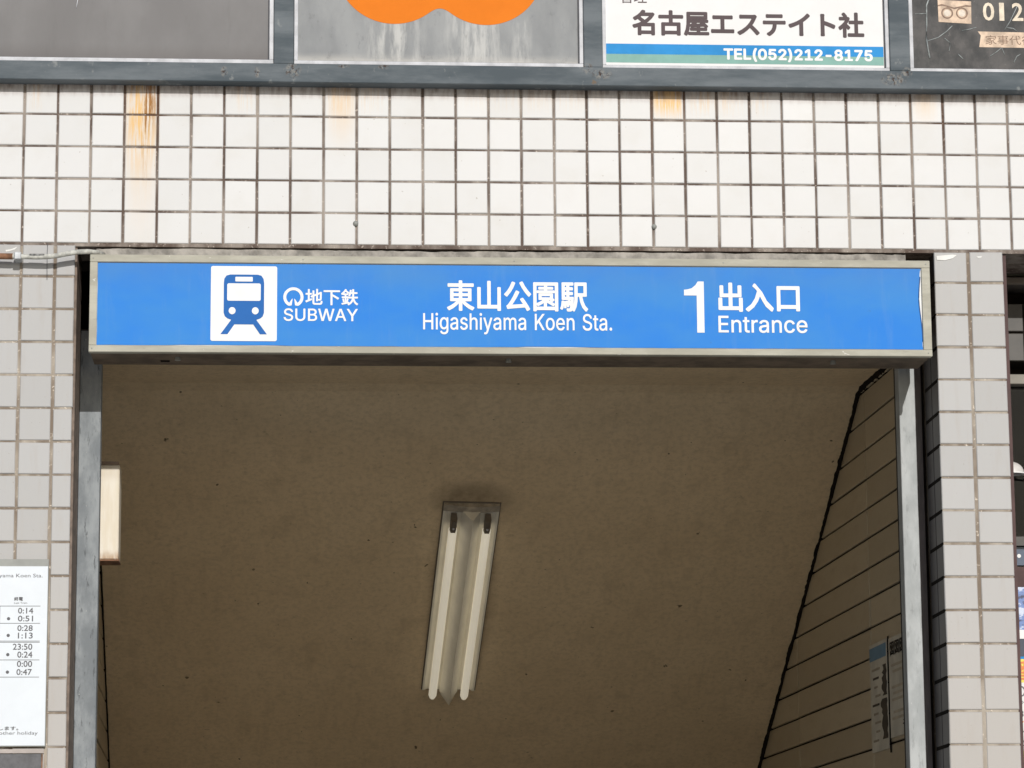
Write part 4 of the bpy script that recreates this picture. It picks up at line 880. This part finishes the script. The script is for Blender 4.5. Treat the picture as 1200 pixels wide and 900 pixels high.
# ------------------------------------------------------------------ timetable board and slate board on the left pillar
tb = thing('timetable_board', 'white last-train timetable in a grey case on the left pillar', 'timetable')
bx('case', M_GREY, tb, -0.62, 0.1005, -0.0115, 0.0, 2.2400, 2.7870, 0.001)
bx('sheet', M_PAPER, tb, -0.61, 0.0985, -0.0128, -0.0116, 2.2430, 2.7660)
text('From Higashiyama Koen Sta.', -0.15, 0.0830, 2.7300, 2.7440, -0.0132, M_INK, tb, 0.0)
text('終電', 0.002, 0.0275, 2.6645, 2.6760, -0.0132, M_INK, tb, 0.0003)
text('Last Train', 0.002, 0.0400, 2.6555, 2.6610, -0.0132, M_INK, tb, 0.0)
for z in (2.6490, 2.5985, 2.5465, 2.5430, 2.4915, 2.4415):
    poly('rule', M_INK, tb, [[(-0.55, z - 0.0008), (0.0785, z - 0.0008), (0.0785, z + 0.0008), (-0.55, z + 0.0008)]], -0.0132, 0.0002)
for s, x0, z0, z1 in (('0:14', .014, 2.6270, 2.6440), ('0:51', .014, 2.6040, 2.6210), ('0:28', .013, 2.5760, 2.5930), ('1:13', .015, 2.5540, 2.5715), ('23:50', .001, 2.5210, 2.5390), ('0:24', .0145, 2.4980, 2.5160), ('0:00', .014, 2.4710, 2.4890), ('0:47', .013, 2.4475, 2.4650)):
    text(s, x0, 0.0580 if x0 > .0135 else 0.0575, z0, z1, -0.0132, M_INK, tb, 0.0003)
for z in (2.6120, 2.5630, 2.5070, 2.4560): poly('dot', M_INK, tb, [disc(-0.0130, z, 0.0048)], -0.0132, 0.0002)
text('を運休します。', -0.09, 0.0220, 2.2870, 2.2990, -0.0132, M_INK, tb, 0.0003)
text('weekend, other holiday', -0.12, 0.0780, 2.2715, 2.2840, -0.0132, M_INK, tb, 0.0)
bx('rule_column', M_INK, tb, -0.0395, -0.0380, -0.0132, -0.0128, 2.4420, 2.6490)
tag(bx('ledge_strip', simple('pinkish_ledge', (0.46, 0.41, 0.38), 0.7), None, -0.62, 0.0960, -0.006, -0.0005, 2.2215, 2.2330), 'thin pale strip under the timetable case', 'strip')
sb = thing('slate_board', 'dark slate board on the left pillar just below the timetable', 'board')
bx('panel', M_SLATE, sb, -0.62, 0.0900, -0.014, -0.0005, 1.55, 2.2190, 0.001)
bx('edge_trim', M_RUST, sb, 0.0902, 0.0930, -0.013, -0.0005, 1.55, 2.2190)

# ------------------------------------------------------------------ shop front beyond the right pillar
sf = thing('shop_front', 'dark recessed shop front at the right edge beyond the narrow pillar', 'shop front')
bx('moulding', M_TAUPE, sf, 2.985, 4.3, 0.275, 0.60, 3.7480, 3.9, 0.002)
bx('moulding', simple('olive_moulding', (0.13, 0.125, 0.095), 0.6), sf, 2.985, 4.3, 0.290, 0.60, 3.7260, 3.7445, 0.003)
bx('moulding', M_TAUPE, sf, 2.985, 4.3, 0.275, 0.60, 3.6960, 3.7200, 0.003)
bx('recess_panel', M_BLACK, sf, 2.985, 4.3, 0.40, 0.60, 3.4200, 3.6955)
for k in range(12):
    a = 3.0000 + (0.1015 if k == 0 else 0) + (k - 1 if k else 0) * 0.1 + (0.0 if k == 0 else 0.1015)
    for z0, z1 in ((3.5500, 3.6380), (3.4560, 3.5440)):
        if k == 0: put_tile(3.0, 3.0965, z0, z1, M_DTILE, sf, 0.30)
        else: put_tile(3.1015 + (k - 1) * 0.1, 3.1965 + (k - 1) * 0.1, z0, z1, M_DTILE, sf, 0.30)
bx('tile_backing', M_BLACK, sf, 2.985, 4.3, 0.309, 0.399, 3.4540, 3.6400)
bx('ledge', simple('pale_ledge', (0.26, 0.24, 0.20), 0.6), sf, 2.985, 4.3, 0.27, 0.40, 3.3770, 3.4080, 0.002)
bx('window_frame', M_MAROON, sf, 2.983, 3.010, 0.27, 0.36, 0.4, 3.3765, 0.002)
bx('window_frame', M_MAROON, sf, 3.90, 3.95, 0.27, 0.36, 0.4, 3.3765, 0.002)
bx('stall_riser', M_RENDER, sf, 2.985, 4.3, 0.27, 0.36, 0.0, 0.3995)
bx('glass', M_GLASS, sf, 3.0105, 3.8995, 0.315, 0.321, 0.4, 3.3765)
bx('transom', M_DTILE, sf, 3.0105, 3.8995, 0.29, 0.314, 2.8720, 2.9000)
bx('room_back', M_BLACK, sf, 2.985, 4.3, 1.3, 1.35, 0.0, 3.75)
bx('room_floor', M_BLACK, sf, 2.985, 4.3, 0.361, 1.299, 0.0, 0.05)
bx('room_side', M_BLACK, sf, 4.301, 4.35, 0.25, 1.35, 0.0, 3.9)
bx('room_ceiling', M_BLACK, sf, 2.985, 4.3, 0.601, 1.299, 3.70, 3.74)
# white dome shade in front of the dark window
bm = bmesh.new(); bmesh.ops.create_uvsphere(bm, u_segments=20, v_segments=12, radius=0.040)
for v in list(bm.verts):
    if v.co.z < -0.001: bm.verts.remove(v)
bmesh.ops.scale(bm, verts=bm.verts[:], vec=(1.0, 0.8, 0.92)); bmesh.ops.translate(bm, verts=bm.verts[:], vec=(3.033, 0.262, 3.0930))
ds = thing('dome_shade', 'small white half-dome shade beside the right pillar in front of the dark shop window', 'lamp shade')
obj('shade', bm, simple('white_opal_shade', (0.62, 0.60, 0.57), 0.4), ds, True)
tube('arm', [(3.033, 0.262, 3.0925), (3.10, 0.262, 3.0880), (3.26, 0.268, 3.084), (3.27, 0.29, 3.084)], 0.0026, M_ALU, ds, 6)
tube('rim', [(3.033 + 0.0405 * math.cos(a * math.pi / 12), 0.262 + 0.0325 * math.sin(a * math.pi / 12), 3.0925) for a in range(25)], 0.0025, M_WHITE, ds, 6)
# posters on the glass
p1 = thing('poster', 'small slate-blue sticker at the top of the shop window posters', 'sticker')
bx('sheet', simple('slate_blue_print', (0.075, 0.105, 0.16), 0.5, var=0.2, scale=50), p1, 3.0290, 3.36, 0.3085, 0.3095, 2.8130, 2.8690)
bx('edge', simple('pale_blue_edge', (0.30, 0.36, 0.42), 0.5), p1, 3.0290, 3.36, 0.3080, 0.3084, 2.8640, 2.8695)
poly('mark', M_WHITE, p1, [disc(3.058, 2.842, 0.006)], 0.3078, 0.0004)
def photo_mat():
    t = NT('blue_photo_collage')
    n = t.noise(1.0, 5, 0.7, (16, 10, 26))
    c = t.mix(t.ramp(n, 0.40, 0.50), (0.035, 0.05, 0.12), (0.16, 0.26, 0.55))
    c = t.mix(t.ramp(n, 0.53, 0.60), c, (0.62, 0.70, 0.86))
    return t.out(c, 0.35)
p2 = thing('poster', 'blue and white photo poster on the shop window above a white strip', 'poster')
bx('sheet', photo_mat(), p2, 3.0260, 3.50, 0.3085, 0.3100, 2.6130, 2.7450)
bx('dark_margin', M_MAROON, p2, 3.0260, 3.50, 0.3085, 0.3100, 2.7452, 2.8080)
bx('white_margin', M_WHITE, p2, 3.0240, 3.50, 0.3085, 0.3100, 2.5850, 2.6128)
p3 = thing('poster', 'yellow and white poster with an orange character heading, lowest on the shop window', 'poster')
bx('dark_sheet', simple('navy_print', (0.04, 0.05, 0.08), 0.5), p3, 3.0200, 3.50, 0.3085, 0.3100, 2.5300, 2.5840)
bx('blue_stripe', M_SKYBLUE, p3, 3.0200, 3.50, 0.3085, 0.3100, 2.5225, 2.5298)
bx('heading_ground', M_YEL, p3, 3.0200, 3.50, 0.3085, 0.3100, 2.4500, 2.5223)
text('番', 3.0330, 3.0930, 2.4560, 2.5180, 0.3080, M_ORED, p3, 0.0012)
bx('white_ground', M_WPANEL, p3, 3.0200, 3.50, 0.3085, 0.3100, 2.2420, 2.4498)
text('O', 3.0350, 3.0620, 2.4060, 2.4400, 0.3080, M_INK, p3, 0.0)
text('◇', 3.0340, 3.0560, 2.3780, 2.4000, 0.3080, M_INK, p3, 0.0)
for k, (ch, z) in enumerate((('8', 2.350), ('7', 2.318), ('7', 2.288), ('2', 2.262))):
    text(ch, 3.041, 3.054, z - 0.006, z + 0.014, 0.3080, M_ORED if k == 1 else M_INK, p3, 0.0)
bx('yellow_foot', simple('lemon_print', (0.85, 0.82, 0.12), 0.45), p3, 3.0200, 3.50, 0.3085, 0.3100, 2.10, 2.2418)

# put each Empty at the base of its thing
bpy.context.view_layer.update()
for o in [q for q in COL.objects if q.type == 'EMPTY']:
    lo_ = Vector((1e9, 1e9, 1e9)); hi_ = -lo_
    for c in o.children:
        if c.type != 'MESH': continue
        for v in c.bound_box:
            w = c.matrix_world @ Vector(v)
            lo_ = Vector(map(min, lo_, w)); hi_ = Vector(map(max, hi_, w))
    settle(o, ((lo_.x + hi_.x) / 2, (lo_.y + hi_.y) / 2, lo_.z))
